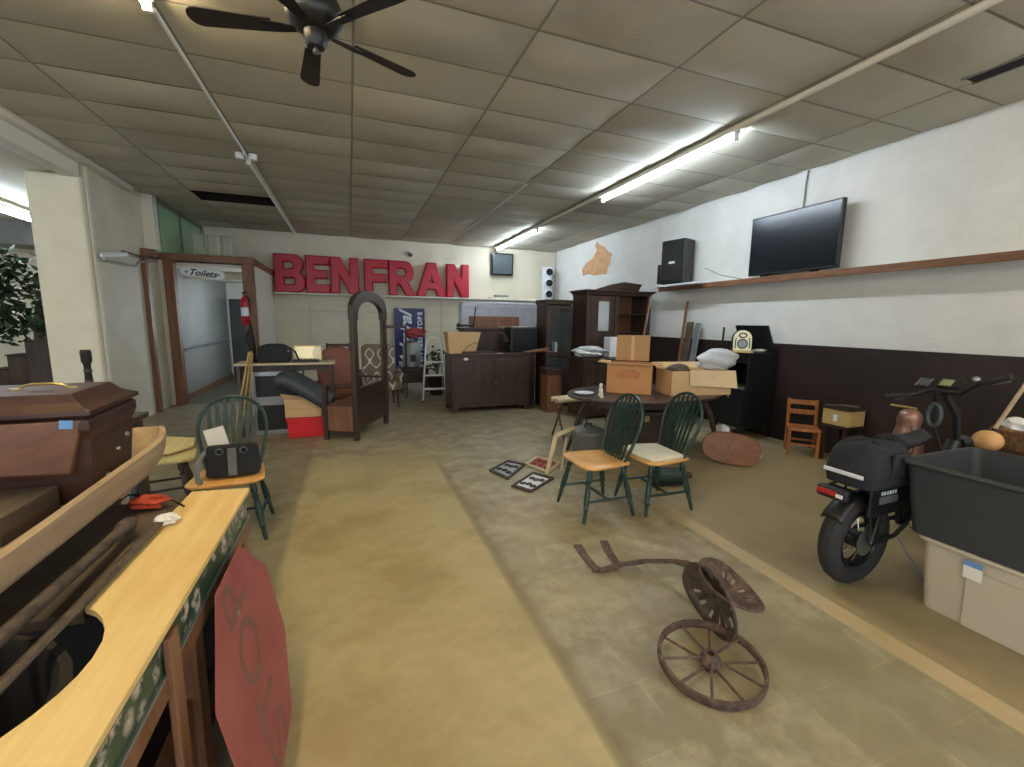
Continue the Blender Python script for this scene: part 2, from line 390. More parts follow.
# ---------------------------------------------------------------- the setting
XL, XR, YB, ZC = -3.12, 5.65, 11.65, 3.6
st('floor', MB().bx(-9, 6, -3, YB, -.1, 0).bx(-9, XL, YB, 12.1, -.1, 0), floor_mat())
st('floor_hallway', MB().bx(-3.05, -1.72, 9.55, 13.6, .0005, .004), 'dkfloor')
rnd = random.Random(4)
cb = MB()
x = .1-1.2*3
nx = 8
for i in range(-3, 5):
    x0 = .1+1.2*i; x1 = x0+1.2; x0 = max(x0, XL+.01); x1 = min(x1, XR)
    if i == 4: x1 = XR
    for j in range(-5, 20):
        y0 = .61*j; y1 = min(y0+.61, YB)
        if i == -2 and j == 14: continue
        sag = rnd.uniform(.006, .045); tx = rnd.uniform(-.004, .004)
        cb.grid(lambda u, v: (x0+(x1-x0)*u, y0+(y1-y0)*v, ZC-sag*(1-(2*u-1)**4)*(1-(2*v-1)**2)-.002+tx*(v-.5)*(1-(2*u-1)**2)), 6, 4)
st('ceiling', cb, ceiling_mat(), smooth=True)
st('ceiling_deck', MB().bx(-9, 6, -3, 13.6, 3.95, 4.0), 'hole')
st('trim_ceiling_void', MB().bx(-2.32, -2.30, 8.5, 9.2, 3.6, 3.94).bx(-1.1, -1.08, 8.5, 9.2, 3.6, 3.94).bx(-2.3, -1.1, 9.15, 9.17, 3.6, 3.94).bx(-2.3, -1.1, 8.52, 8.54, 3.6, 3.94).bx(-1.72, -1.70, 8.54, 9.15, 3.6, 3.62), 'hole')
st('wall_right', MB().bx(XR, XR+.12, -3, YB+.1, 0, 3.95), 'blockwall')
st('wall_back', MB().bx(-1.71, XR, YB, YB+.1, 0, 3.95).bx(-3.1, -1.71, YB, YB+.1, 2.58, 3.95), 'backwall')
st('trim_wainscot', MB().bx(5.6, XR, -3, YB, 0, 1.34), 'wains')
st('wall_header_left', MB().bx(-3.3, XL, -3, 7.3, 3.33, 3.94).bx(XL, -3.04, -3, 8.6, 3.5, 3.59), 'white')
st('wall_pillar', MB().bx(-3.66, XL-.005, 7.3, 8.3, 0, 3.36), 'plaster', bevel=.03)
st('wall_left', MB().bx(XL-.13, XL, 7.36, 9.5, 0, 3.94), 'greywall')
st('trim_corner_batten', MB().bx(XL, XL+.02, 7.40, 7.46, .2, 3.5), 'white')
st('wall_post', MB().bx(-3.3, -2.96, 9.02, 9.2, 2.72, 3.94), 'white')
st('trim_hallway_post', MB().bx(-3.52, -3.04, 9.5, 9.62, 0, 2.66), 'white')
# high green glazing on the left, over the hallway box
st('window_1', MB().bx(-3.0, -2.985, 9.2, YB, 2.72, 3.56), 'green')
st('trim_window_mullion', MB().bx(-2.985, -2.955, 10.27, 10.31, 2.74, 3.56).bx(-2.985, -2.955, 9.2, 9.24, 2.74, 3.56).bx(-2.985, -2.94, 11.58, 11.64, 3.0, 3.56).bx(-2.985, -2.955, 9.2, YB, 3.54, 3.58), 'grey')
# hallway box
jx0, jx1 = -3.04, -1.86
st('trim_door_jamb_left', MB().bx(jx0, jx0+.15, 9.44, 9.6, 0, 2.6), 'trim', bevel=.006)
st('trim_door_jamb_right', MB().bx(-1.84, -1.66, 9.44, 9.6, 0, 2.6), 'trim', bevel=.006)
st('trim_door_head', MB().bx(-3.5, -1.63, 9.42, 9.6, 2.60, 2.72), 'trimx', bevel=.006)
st('trim_brown_post', MB().bx(-3.115, -3.05, 8.80, 8.90, 0, 2.60), 'trim', bevel=.006)
st('trim_brown_rail', MB().bx(-3.115, -3.04, 8.80, 9.42, 2.60, 2.70), 'trimx', bevel=.006)
st('wall_hallway_box', MB().bx(-1.70, -1.64, 9.6, YB, 0, 2.58), 'white')
st('trim_box_rail', MB().bx(-1.74, -1.61, 9.6, YB-.01, 2.58, 2.70), 'trimx', bevel=.006)
st('ceiling_hallway', MB().bx(-3.05, -1.7, 9.6, 13.6, 2.52, 2.58), 'greywall')
st('wall_hallway_left', MB().bx(-3.1, -3.02, 9.6, 13.6, 0, 2.52), 'hallwall')
st('wall_hallway_right', MB().bx(-1.72, -1.66, YB+.11, 13.6, 0, 2.52), 'white')
st('wall_hallway_end', MB().bx(-3.02, -1.72, 13.5, 13.6, 0, 2.52), 'white')
d0, d1 = at(229, 300, y=13.5).x, at(248, 300, y=13.5).x
st('door_1', MB().bx(d0, min(d1, -1.74), 13.44, 13.49, 0.005, 2.1), 'darkdoor', bevel=.01)
st('trim_hallway_skirting', MB().bx(-3.02, -3.0, 9.62, 13.49, 0.004, .12), 'trimx')
st('trim_hallway_beam', MB().bx(-3.0, -1.72, 10.4, 10.5, 2.36, 2.515), 'greywall')
t = thing('handrail', 'pale metal handrail on the left wall inside the hallway', 'handrail', (-3.02, 9.8, 1.02))
MB().cyl((.06, 0, 0), (.06, 3.2, .0), .02, n=10).build('rail', 'steel', t, True)
for y in (.2, 1.6, 3.0): MB().tube([(0, y, -.06), (.05, y, -.05), (.06, y, 0)], .008, 6).build('bracket', 'steel', t, True)
t = thing('added_hall_light', 'unseen vertical tube lamp added on the right wall inside the hallway', 'lamp', (-1.75, 11.0, 1.0))  # lamp added out of sight behind the right jamb to light the hallway
MB().cyl((-.03, 0, .2), (-.03, 0, 1.2), .02, n=10).build('tube', 'tube_cool', t, True)
MB().bx(-.01, .03, -.04, .04, .15, 1.25).build('housing', 'white_pl', t)
# side room on the left
st('wall_side_room_back', MB().bx(-9, -3.12, 12, 12.1, 0, 3.4), 'backwall')
st('wall_side_room_left', MB().bx(-9.1, -9, -3, 12.1, 0, 3.4), 'white')
st('wall_side_room_right', MB().bx(-3.32, XL, 9.64, 12, 0, 3.4), 'white')
st('ceiling_side_room', MB().bx(-9, -3.31, -3, 12.1, 3.38, 3.43), 'greywall')
st('trim_side_room_soffit', MB().bx(-9, -3.33, 11.3, 11.99, 2.95, 3.375), 'grey')
# back wall ledge that carries the letters
lx0, lx1 = at(274, 292, y=11.4).x, at(553, 301, y=11.4).x
st('trim_letter_ledge', MB().bx(lx0, 5.4, 11.35, 11.649, 2.17, 2.21), 'white', bevel=.004)
st('trim_back_batten', MB().bx(-1.5, 3.7, 11.63, 11.649, 1.78, 1.80).bx(-.9, -.88, 11.63, 11.649, .9, 2.15).bx(2.3, 2.32, 11.63, 11.649, 1.0, 2.15), 'greywall')
st('trim_corner_pipe', MB().tube([(5.58, 11.6, 3.58), (5.55, 11.6, 2.0)], .02, 8), 'white')
# ceiling pipes
tag(MB().cyl((3.74, -2.9, 3.565), (3.74, 11.5, 3.565), .03, n=10).build('ceiling_pipe', 'white', smooth=True), 'long off-white pipe along the ceiling beside the lit right-hand tube lights', 'pipe')
t = thing('conduit', 'thin white conduit along the ceiling left of the fan, ending at two round boxes', 'conduit', (-1.1, 5, 3.55))
MB().cyl((0, -1.3, 0), (0, 1.42, 0), .014, n=8).build('tube', 'white_pl', t, True)
for s in (-.07, .07): MB().lathe([(.0001, -.05), (.045, -.045), (.05, 0), (.05, .02)], 14).build('round_box', 'white_pl', t, True, loc=(s, 1.36, 0))
tag(MB().cyl((2.5, 6.2, 3.585), (2.5, 11.5, 3.585), .008, n=6).build('ceiling_wire', 'white_pl'), 'thin pale wire running along the far ceiling toward the back wall', 'wire')
t = thing('ceiling_vent', 'narrow dark vent gap in the ceiling at the top right', 'vent', (4.76, 1.95, 3.58))
MB().bx(-.07, .07, -.5, .33, -.02, .015).build('opening', 'hole', t)
MB().bx(-.085, -.07, -.52, .35, -.024, .015).bx(.07, .085, -.52, .35, -.024, .015).build('rim', 'grey', t)

# shelf along the right wall, TV and speaker
zs = at(900, 268, x=5.38).z
t = thing('wall_shelf', 'long brown wooden shelf on the right wall under the television', 'shelf', (5.38, 2.9, 2.2))
zt = at(850, 269, x=5.38).z-2.2
MB().bx(0, .265, -5.5, at(659, 291, x=5.38).y-2.9, zt-.035, zt).build('board', 'white', t)
MB().bx(-.02, 0, -5.5, at(659, 291, x=5.38).y-2.9, zt-.07, zt+.012).build('fascia', 'trimx', t, bevel=.004)
ZSH = zt+2.2
xT = 5.46
a, b, c = at(846, 198, x=xT), at(749, 277, x=xT), at(749, 220, x=xT)
t = thing('television', 'large flat black television standing on the wall shelf', 'television', (xT, (a.y+b.y)/2, ZSH))
hw = (b.y-a.y)/2; top = (a.z+c.z)/2-ZSH; 
MB().bx(-.025, .035, -hw, hw, .045, top).build('casing', 'black', t, bevel=.008)
MB().bx(-.029, -.025, -hw+.02, hw-.02, .075, top-.02).build('screen', 'screen', t)
MB().bx(-.08, .12, hw-.42, hw-.02, 0, .015).bx(0, .05, hw-.28, hw-.18, .015, .06).build('foot', 'black', t, bevel=.004)
MB().bx(-.08, .12, -hw+.1, -hw+.5, 0, .015).bx(0, .05, -hw+.25, -hw+.35, .015, .06).build('foot', 'black', t, bevel=.004)
p = at(808, 173, x=5.63); q = at(803, 210, x=5.63)
tag(MB().tube([(5.635, p.y, 3.58), (5.635, p.y+.01, p.z-.1), (5.63, q.y, q.z), (5.6, q.y+.02, 2.9)], .01, 6).build('cable', 'grey', smooth=True), 'grey cable hanging from the ceiling behind the television', 'cable')
a = at(699, 236, x=5.42); b = at(665, 285, x=5.42)
t = thing('loudspeaker', 'black loudspeaker standing on the left end of the wall shelf', 'speaker', (5.45, (a.y+b.y)/2+.05, ZSH+.035), R(12))
h = a.z-ZSH-.04
bd = MB(); bd.prism([(-.22, -.24), (-.22, .24), (.1, .2), (.16, .1), (.16, -.1), (.1, -.2)], h); bd.build('cabinet', 'black', t, bevel=.02)
MB().bx(-.232, -.222, -.2, .2, .06, h-.06).build('grille', 'blackm', t, bevel=.004)
MB().bx(-.236, -.232, -.06, .06, h*.46, h*.51).build('badge', 'signw', t)
MB().bx(-.18, -.1, .24, .34, .02, h*.48).build('mounting_handle', 'black', t, bevel=.01)
tag(local(MB().bx(5.2, 5.62, a.y-.25, b.y+.02, ZSH+.002, ZSH+.03).build('board', 'signw', bevel=.004), (5.4, a.y, ZSH)), 'white board lying under the black loudspeaker', 'board')
tag(MB().tube([at(705, 268, x=5.55), at(720, 275, x=5.5), at(742, 279, x=5.4)], .006, 6).build('speaker_cable', 'grey'), 'thin cable between the loudspeaker and the television', 'cable')

# ---------------------------------------------------------------- ceiling fan
t = thing('ceiling_fan', 'dark five-blade ceiling fan', 'ceiling fan', (-.12, 2.9, 3.2))
MB().lathe([(.02, .40), (.02, .17)], 12).lathe([(.06, .40), (.07, .36), (.03, .33)], 16).build('downrod', 'black', t, True)
MB().lathe([(.05, .19), (.12, .17), (.145, .12), (.15, .06), (.13, .02), (.07, -.01), (.02, -.015)], 28).build('motor_housing', 'black', t, True)
MB().lathe([(.06, 0), (.062, -.06), (.045, -.09), (.0001, -.1)], 20).build('switch_housing', 'black', t, True)
MB().lathe([(.015, -.095), (.018, -.115), (.0001, -.125)], 12).build('switch_cap', 'steel', t, True)
for k in range(5):
    an = R(25+72*k)
    mx = Matrix.Rotation(an, 4, 'Z') @ Matrix.Rotation(R(11), 4, 'X')
    bl = MB().prism([(.22, -.045)] + [(.585, -.062)] + arc(.585, 0, .062, -90, 90, 8)[1:-1] + [(.585, .062), (.22, .045)], .008, mx).build('blade', 'blade', t, bevel=.003)
    MB().prism([(.10, -.018), (.18, -.03), (.27, -.035), (.27, .035), (.18, .03), (.10, .018)], .006, mx @ Matrix.Translation((0, 0, -.008))).build('blade_arm', 'black', bl)

# ---------------------------------------------------------------- letters on the ledge
def rr(x0, x1, y0, y1, r, n=5):
    return arc(x1-r, y0+r, r, -90, 0, n)+arc(x1-r, y1-r, r, 0, 90, n)+arc(x0+r, y1-r, r, 90, 180, n)+arc(x0+r, y0+r, r, 180, 270, n)
def D(x0, x1, y0, y1):
    r = (y1-y0)/2; r = min(r, (x1-x0)*.8); return [(x0, y0)]+arc(x1-r, y0+r, r, -90, 0, 6)+arc(x1-r, y1-r, r, 0, 90, 6)+[(x0, y1)]
s_ = .26
def letter_shape(ch):
    if ch == 'B':
        o = [(0, 0)]+arc(.74, .26, .26, -90, 60, 8)+[(.84, .52)]+arc(.70, .76, .24, -50, 90, 8)+[(0, 1)]
        return [o, D(.26, .70, .16, .40)[::-1], D(.26, .66, .60, .84)[::-1]]
    if ch == 'E': return [[(0, 0), (1, 0), (1, .19), (.30, .19), (.30, .41), (.88, .41), (.88, .60), (.30, .60), (.30, .81), (.98, .81), (.98, 1), (0, 1)]]
    if ch == 'F': return [[(0, 0), (.3, 0), (.3, .38), (.9, .38), (.9, .58), (.3, .58), (.3, .8), (1, .8), (1, 1), (0, 1)]]
    if ch == 'N': return [[(0, 0), (.27, 0), (.27, .62), (.70, 0), (1, 0), (1, 1), (.73, 1), (.73, .40), (.32, 1), (0, 1)]]
    if ch == 'R': return [[(0, 0), (.26, 0), (.26, .36), (.40, .36), (.70, 0), (1, 0), (.70, .40)]+arc(.66, .70, .30, -40, 90, 9)+[(0, 1)], D(.26, .70, .55, .82)[::-1]]
    if ch == 'A': return [[(0, 0), (.25, 0), (.33, .22), (.67, .22), (.75, 0), (1, 0), (.64, 1), (.36, 1)], [(.40, .40), (.50, .72), (.60, .40)][::-1]]
words = [('B', 274, 305.5), ('E', 305.6, 330), ('N', 330.2, 359), ('F', 364, 388.5), ('R', 388.6, 415), ('A', 416.6, 446), ('N', 446.6, 469)]
desc = ['first of the sign, left of E', 'between B and the first N', 'the one between E and F', 'after the gap, left of R', 'between F and A', 'between R and the last N', 'last of the sign, right of A']
YL = 11.5
for (ch, p0, p1), dd in zip(words, desc):
    x0, x1 = at(p0, 275, y=YL-.07).x, at(p1, 280, y=YL-.07).x; z0 = 2.212; z1 = at(p0, 253+(p0-274)*.062, y=YL-.07).z
    sp = [[(p[0]*(x1-x0-.05), p[1]*(z1-z0-.05)) for p in q] for q in letter_shape(ch)]
    t = curve_mesh('sign_letter', sp, 'red', .06, .025, frame_mx((x0+.025, YL, z0+.027), (1, 0, 0), (0, 0, 1)))
    for v in t.data.vertices: pass
    local(t, (x0, YL, z0)); tag(t, 'big red letter %s on the wall ledge, %s' % (ch, dd), 'letter')

# ---------------------------------------------------------------- green windsor chairs
def turned(a, b, r=.019):
    a = Vector(a); b = Vector(b)
    prof = [(0, .8), (.08, 1.0), (.16, 1.25), (.22, .8), (.25, 1.35), (.28, .85), (.45, 1.25), (.62, 1.3), (.72, .85), (.75, 1.3), (.78, .8), (.9, .85), (1, .65)]
    return MB().tube([a.lerp(b, t) for t, _ in prof], [r*k for _, k in prof], 10)
def windsor(label, loc, rz, group=None):
    t = thing('windsor_chair', label, 'chair', loc, rz, group)
    def outline(z, k=1):
        o = [(-.20, .20), (-.12, .225), (.12, .225), (.20, .20), (.215, .10), (.235, -.06), (.24, -.16), (.20, -.215), (.08, -.235), (0, -.225), (-.08, -.235), (-.20, -.215), (-.24, -.16), (-.235, -.06), (-.215, .10)]
        return [(x*k, y*k, z) for x, y in o]
    m = MB(); n = 15
    m.add(outline(.425, .93)+outline(.44)+outline(.452)+outline(.458, .95)+outline(.447, .45), [tuple(range(n))[::-1], tuple(4*n+i for i in range(n))]+[(k*n+i, k*n+(i+1) % n, (k+1)*n+(i+1) % n, (k+1)*n+i) for k in range(4) for i in range(n)])
    m.build('seat', 'seat', t, True)
    feet = []
    for sx, sy in ((-1, -1), (1, -1), (1, 1), (-1, 1)):
        a = Vector((sx*.16, sy*.15, .43)); b = Vector((sx*.235, sy*.235, 0)); feet.append((a, b))
        turned(a, b, .019).build('leg', 'gwood', t, True)
    q = lambda i, k: feet[i][0].lerp(feet[i][1], k)
    for i, j in ((0, 3), (1, 2)): MB().tube([q(i, .62), q(i, .62).lerp(q(j, .62), .5), q(j, .62)], [.009, .014, .009], 8).build('side_stretcher', 'gwood', t, True)
    MB().tube([q(0, .62).lerp(q(3, .62), .5), (0, 0, q(0, .62).z), q(1, .62).lerp(q(2, .62), .5)], [.009, .014, .009], 8).build('cross_stretcher', 'gwood', t, True)
    lean = math.tan(R(17))
    def B(x, z): return Vector((x, .165+(z-.45)*lean, z))
    pts = [B(-.175, .45), B(-.205, .58), B(-.232, .72)] + [B(.232*math.cos(R(180-180*i/14)), .76+.225*math.sin(R(180*i/14))) for i in range(15)] + [B(.232, .72), B(.205, .58), B(.175, .45)]
    MB().tube(pts, .0135, 8).build('back_bow', 'gwood', t, True)
    for i in range(7):
        u = (i-3)/3; x0 = u*.12; x1 = u*.165
        zt = .76+.225*math.sqrt(max(0, 1-(x1/.232)**2))-.004
        m = MB(); prof = [(0, .008, .008), (.45, .008, .008), (.50, .012, .006), (.66, .019, .005), (.86, .011, .005), (1, .008, .006)]
        vs = []
        for k, hw, ht in prof:
            c = B(x0+(x1-x0)*k, .45+(zt-.45)*k); vs += [c+Vector((-hw, -ht, 0)), c+Vector((hw, -ht, 0)), c+Vector((hw, ht, 0)), c+Vector((-hw, ht, 0))]
        fs = [(0, 3, 2, 1), (20, 21, 22, 23)]+[(4*j+e, 4*j+(e+1) % 4, 4*j+4+(e+1) % 4, 4*j+4+e) for j in range(5) for e in range(4)]
        m.add(vs, fs).build('spindle', 'gwood', t, True)
    return t
G = 'dark green bow-back chairs with wooden seats'
ch = windsor('green bow-back chair with bare golden seat, standing on the open floor', (1.93, 3.09, 0), R(-90), G)
dup(ch, (2.49, 3.03, 0), R(-92), 'green bow-back chair with a cream cushion on its seat')
dup(ch, (-.88, 3.62, 0), R(3), 'green bow-back chair holding a black handbag, beyond the plywood counter')
m = MB(); 
o = [(-.19, .15), (.19, .15), (.225, -.05), (.21, -.19), (.1, -.22), (-.1, -.22), (-.21, -.19), (-.225, -.05)]
n = 8
m.add([(x*.97, y*.97, 0) for x, y in o]+[(x, y, .012) for x, y in o]+[(x, y, .022) for x, y in o]+[(x*.93, y*.93, .034) for x, y in o]+[(x*.4, y*.4, .031) for x, y in o], [tuple(range(n))[::-1], tuple(4*n+i for i in range(n))]+[(k*n+i, k*n+(i+1) % n, (k+1)*n+(i+1) % n, (k+1)*n+i) for k in range(4) for i in range(n)])
c = m.build('seat_cushion', 'cushion', smooth=True, loc=(2.49, 3.03, .459)); c.rotation_euler.z = R(-92)
tag(c, 'cream cushion lying on a green bow-back chair', 'cushion')

# black handbag on the left green chair
t = thing('handbag', 'black handbag with ring fittings sitting on the left green chair', 'bag', (-.84, 3.585, .46), R(3))
MB().box((0, 0, .115), (.34, .13, .225), taper=(.94, .5)).build('bag_body', 'fabric', t, bevel=.02)
MB().box((-.0, -.052, .11), (.055, .012, .20), rot=(R(-6), 0, 0)).build('centre_strap', 'grey', t, bevel=.003)
for s in (-1, 1):
    ring = [(s*.075+.022*math.cos(2*PI*k/16), -.048, .19+.022*math.sin(2*PI*k/16)) for k in range(16)]
    MB().tube(ring, .0045, 6, closed=True).build('ring', 'steel', t, True)
MB().tube([(-.17, 0, .19), (-.21, -.06, .12), (-.20, -.12, .02), (-.17, -.17, .005)], .02, 8, flat=(.3, 1)).build('shoulder_strap', 'grey', t, True)
o = MB().box((0, 0, .10), (.13, .012, .20), rot=(R(-8), R(-14), 0)).build('envelope', 'paper', loc=(-.95, 3.66, .60)); tag(o, 'white paper envelope sticking up out of the black handbag', 'paper')

# pale yellow stool seats beyond the trough
def stool(label, loc, rz, sm):
    t = thing('wooden_stool', label, 'stool', loc, rz)
    m = MB(); pr = rr(-.24, .24, -.2, .2, .09); m.prism(pr, .035, Matrix.Translation((0, 0, .425))); m.build('seat', sm, t, bevel=.012)
    for sx in (-1, 1):
        for sy in (-1, 1): turned((sx*.13, sy*.11, .425), (sx*.2, sy*.18, 0), .021).build('leg', 'dkwood', t, True)
    MB().tube([(-.165, -.145, .2), (.165, -.145, .2)], .011, 8).build('stretcher', 'dkwood', t, True)
    MB().tube([(-.165, .145, .2), (.165, .145, .2)], .011, 8).build('stretcher', 'dkwood', t, True)
    return t
stool('dark-legged stool with a pale yellow painted seat, left of the green chair', (-1.52, 4.28, 0), R(12), 'paleseat')
o = MB().prism([(-.2, -.15), (.12, -.2), (.24, -.02), (.2, .17), (-.05, .22), (-.22, .1)], .02).build('seat_board', 'paleseat', bevel=.006, loc=(-1.56, 4.42, .50)); o.rotation_euler = (R(5), R(4), 0)
tag(o, 'pale yellow loose seat board lying on the yellow stool', 'board')

# ---------------------------------------------------------------- plywood counter in the left foreground
CX, Y0, Y1, ZP = -.455, .45, 2.14, .85
t = thing('counter', 'yellow plywood-topped wooden counter with green floral tile edge', 'counter', (CX, 1.3, 0))
L = lambda x, y, z=0: (x-CX, y-1.3, z)
poly = [(-.45, Y1), (-.675, 2.17), (-.68, 1.72), (-.675, 1.35)] + [(-.643, 1.325), (-.612, 1.285), (-.588, 1.24), (-.572, 1.19), (-.565, 1.13), (-.568, 1.08), (-.578, 1.035), (-.595, .99), (-.618, .95), (-.645, .91), (-.675, .875), (-.71, .84), (-.80, .76), (-.9, .66), (-1.0, .6), (-1.0, Y0), (-.45, Y0)]
MB().prism([(x-CX, y-1.3) for x, y in poly], .018, Matrix.Translation((0, 0, ZP-.018))).build('plywood_top', 'ply', t, bevel=.002)
MB().bx(-2.0-CX, -.684-CX, 1.36-1.3, 2.16-1.3, ZP-.05, ZP-.02).bx(-2.0-CX, -1.30-CX, Y0-1.3, 1.36-1.3, ZP-.05, ZP-.02).build('old_board_top', 'gray_old', t, bevel=.003)
MB().bx(-.022, -.008, Y0-1.3, Y1-1.32, ZP-.125, ZP-.019).build('tile_edge', 'greentile', t)
MB().bx(-.008, .002, Y0-1.3, Y1-1.3, ZP-.024, ZP-.001).build('edge_lath', 'dkwood', t)
MB().bx(-.02, -.002, Y0-1.3, Y1-1.3, ZP-.135, ZP-.124).build('metal_strip', 'galv', t)
MB().bx(-.07, -.024, Y0-1.3, Y1-1.32, ZP-.17, ZP-.02).build('front_rail', 'redwood', t)
for y in (.78, 1.42, 2.06): MB().bx(-.075, -.015, y-1.3, y-1.3+.075, 0, ZP-.17).build('front_post', 'redwood', t, bevel=.004)
yp = at(172, 640, x=-.45).y-1.3
MB().bx(-.006, .012, yp-.03, yp+.03, 0, ZP-.03).build('front_post', 'redwood', t, bevel=.004)
MB().bx(-.022, -.002, Y0-1.3, Y1-1.32, ZP-.19, ZP-.136).build('front_rail', 'redwood', t, bevel=.003)
for y in (.5, 2.04): MB().bx(-1.52, -1.45, y-1.3, y-1.3+.07, 0, ZP-.05).build('rear_post', 'redwood', t, bevel=.004)
MB().bx(-1.1, -.08, .72, .735, .08, ZP-.06).build('inner_panel', 'blackm', t)
MB().bx(-1.1, -.08, -.8, .7, .08, .10).build('bottom_shelf', 'dkwood', t)
MB().bx(-.06, -.035, -.42, .12, .09, .46).build('lower_panel', 'redwood', t, bevel=.003)
# dark basin under the round cut-out
t = thing('basin', 'dark metal wash basin set below the round cut-out of the counter', 'basin', (-.93, 1.0, .45))
MB().lathe([(.05, .02), (.24, .04), (.31, .15), (.335, .36), (.355, .37), (.335, .375), (.32, .36), (.295, .16), (.22, .055), (.0001, .035)], 36, sx=1.0, sy=1.0).build('bowl', 'blackm', t, True)
o = MB().cyl((0, 0, 0), (0, 0, .0), .1); 
t = thing('crate', 'dark plank crate under the counter that carries the wash basin', 'crate', (-.93, 1.0, .101))
MB().bx(-.25, .25, -.25, .25, 0, .345).build('crate_body', 'dkwoodx', t, bevel=.006)
for z in (.09, .2, .3): MB().bx(-.256, -.25, -.25, .25, z, z+.012).bx(.25, .256, -.25, .25, z, z+.012).build('slat_gap', 'blackm', t)
# iron rod and rail
t = thing('iron_pipe', 'rusty round iron pipe with a knob end lying across the counter', 'pipe', (-.82, 1.4, ZP-.02))
A, B_ = at(-75, 705, z=.905), at(122, 530, z=.875); A -= t.location; B_ -= t.location
MB().tube([A, B_], .017, 14).build('shaft', 'rustdk', t, True)
dd = (B_-A).normalized(); MB().tube([B_-dd*.01, B_+dd*.01, B_+dd*.045, B_+dd*.06, B_+dd*.09], [.017, .026, .027, .02, .012], 14).build('knob', 'rustdk', t, True)
A, B_ = at(-60, 748, z=.866), at(160, 523, z=.866)
tag(local(MB().tube([A, B_], .009, 8, flat=(1, 1.6)).build('iron_rod', 'rustdk', smooth=True), A), 'thin flat iron rod lying on the counter beside the thicker pipe', 'rod')
# crumpled red cloth and paper
def lump(name, m, c, r, sq, seed, amp=.35, n=20):
    rn = random.Random(seed); ph = [rn.uniform(0, 6) for _ in range(6)]
    def fn(u, v):
        th = u*2*PI; p = v*PI
        k = 1+amp*(.4*math.sin(3*th+ph[0])*math.sin(p*2+ph[1])+.3*math.sin(5*th+ph[2]+3*p)+.3*math.sin(7*p+ph[3]+2*th))
        return (r*sq[0]*k*math.sin(p)*math.cos(th), r*sq[1]*k*math.sin(p)*math.sin(th), r*sq[2]*(1-math.cos(p)*k if False else 1-math.cos(p)))
    mb = MB(); mb.grid(fn, n, n); return mb.build(name, m, smooth=True, loc=c)
p = at(155, 503, z=.853)
tag(lump('cloth', 'redcloth', (p.x-.02, p.y, .833), .045, (1.3, .9, .62), 3, .7), 'crumpled red-orange cloth on the far end of the counter', 'cloth')
p = at(167, 524, z=.852); tag(lump('paper_scrap', 'paper', (p.x, p.y, .851), .034, (1, .8, .6), 8, .6), 'crumpled white paper scrap on the yellow plywood', 'paper')
a, b, c = at(128, 495, z=.858), at(164, 496, z=.858), at(184, 506, z=.858)
tag(local(MB().tube([a+Vector((0, -.06, 0)), a, b, c], .004, 6).build('wire_hook', 'black'), a), 'bent black wire beside the red-orange cloth', 'wire')

# ---------------------------------------------------------------- hewn wooden trough with boxes
t = thing('wooden_trough', 'long pale hewn wooden trough standing on the counter', 'trough', (-1.38, 1.7, ZP-.02))
def hull(o):
    def fn(u, v):
        y = -1.25+v*2.33; f = max(0, (y-.5)/.58); b = max(0, (-.6-y)/.65)
        xr = .55-.13*f*f-.2*b*b-o; xl = -.55+.90*f*f+.3*b*b+o; s = max(.03, (xr-xl)/1.1)
        a = -PI/2+u*PI; rim = .185+.015*math.sin(y*2.3)
        x = (xr+xl)/2+(xr-xl)/2*math.sin(a); z = rim-(rim-.012-o)*max(0, math.cos(a))**.38*(s if s > .3 else s*s/.3+.0)
        return (x, y, z)
    return fn
nu, nv = 20, 30
m = MB(); m.grid(hull(0), nu, nv); ov = len(m.v)
f2 = hull(.028)
def inner(u, v): p = f2(u, .012+v*.976); return p
m.grid(inner, nu, nv)
for j in range(nv):
    for e in (0, nu): m.f.append((j*(nu+1)+e, (j+1)*(nu+1)+e, ov+(j+1)*(nu+1)+e, ov+j*(nu+1)+e))
m.f.append(tuple(range(nu+1))+tuple(ov+i for i in range(nu, -1, -1))); q = nv*(nu+1); m.f.append(tuple(q+i for i in range(nu+1))+tuple(ov+q+i for i in range(nu, -1, -1)))
o = m.build('trough_shell', 'barkish', t, True)
# casket on top
zL = 1.30
t = thing('casket', 'dark mahogany casket with moulded lid and brass handle', 'casket', (-1.41, 2.20, .885), R(4))
def ring(x, y, z): return [(-x, -y, z), (x, -y, z), (x, y, z), (-x, y, z)]
m = MB(); pr = [(.45, .18, .0), (.47, .21, .26), (.48, .235, .30), (.48, .235, .335), (.465, .225, .345)]
vs = [p for x, y, z in pr for p in ring(x, y, z)]; N = len(pr)
m.add(vs, [(3, 2, 1, 0), tuple(4*(N-1)+i for i in range(4))]+[(4*k+i, 4*k+(i+1) % 4, 4*k+4+(i+1) % 4, 4*k+4+i) for k in range(N-1) for i in range(4)]); m.build('chest', 'mahog', t, bevel=.004)
m = MB(); pr = [(.47, .23, .346), (.49, .245, .356), (.49, .245, .372), (.46, .215, .385), (.45, .205, .392), (.44, .195, .40), (.42, .18, .425), (.415, .175, .43)]
vs = [p for x, y, z in pr for p in ring(x, y, z)]; N = len(pr)
lid = m.add(vs, [(3, 2, 1, 0), tuple(4*(N-1)+i for i in range(4))]+[(4*k+i, 4*k+(i+1) % 4, 4*k+4+(i+1) % 4, 4*k+4+i) for k in range(N-1) for i in range(4)]).build('lid', 'mahog', t, bevel=.002)
hd = MB(); hx = .27; hd.tube([(hx-.07, 0, .437), (hx-.055, 0, .445), (hx-.03, 0, .450), (hx+.03, 0, .450), (hx+.055, 0, .445), (hx+.07, 0, .437)], [.004, .005, .006, .006, .005, .004], 8)
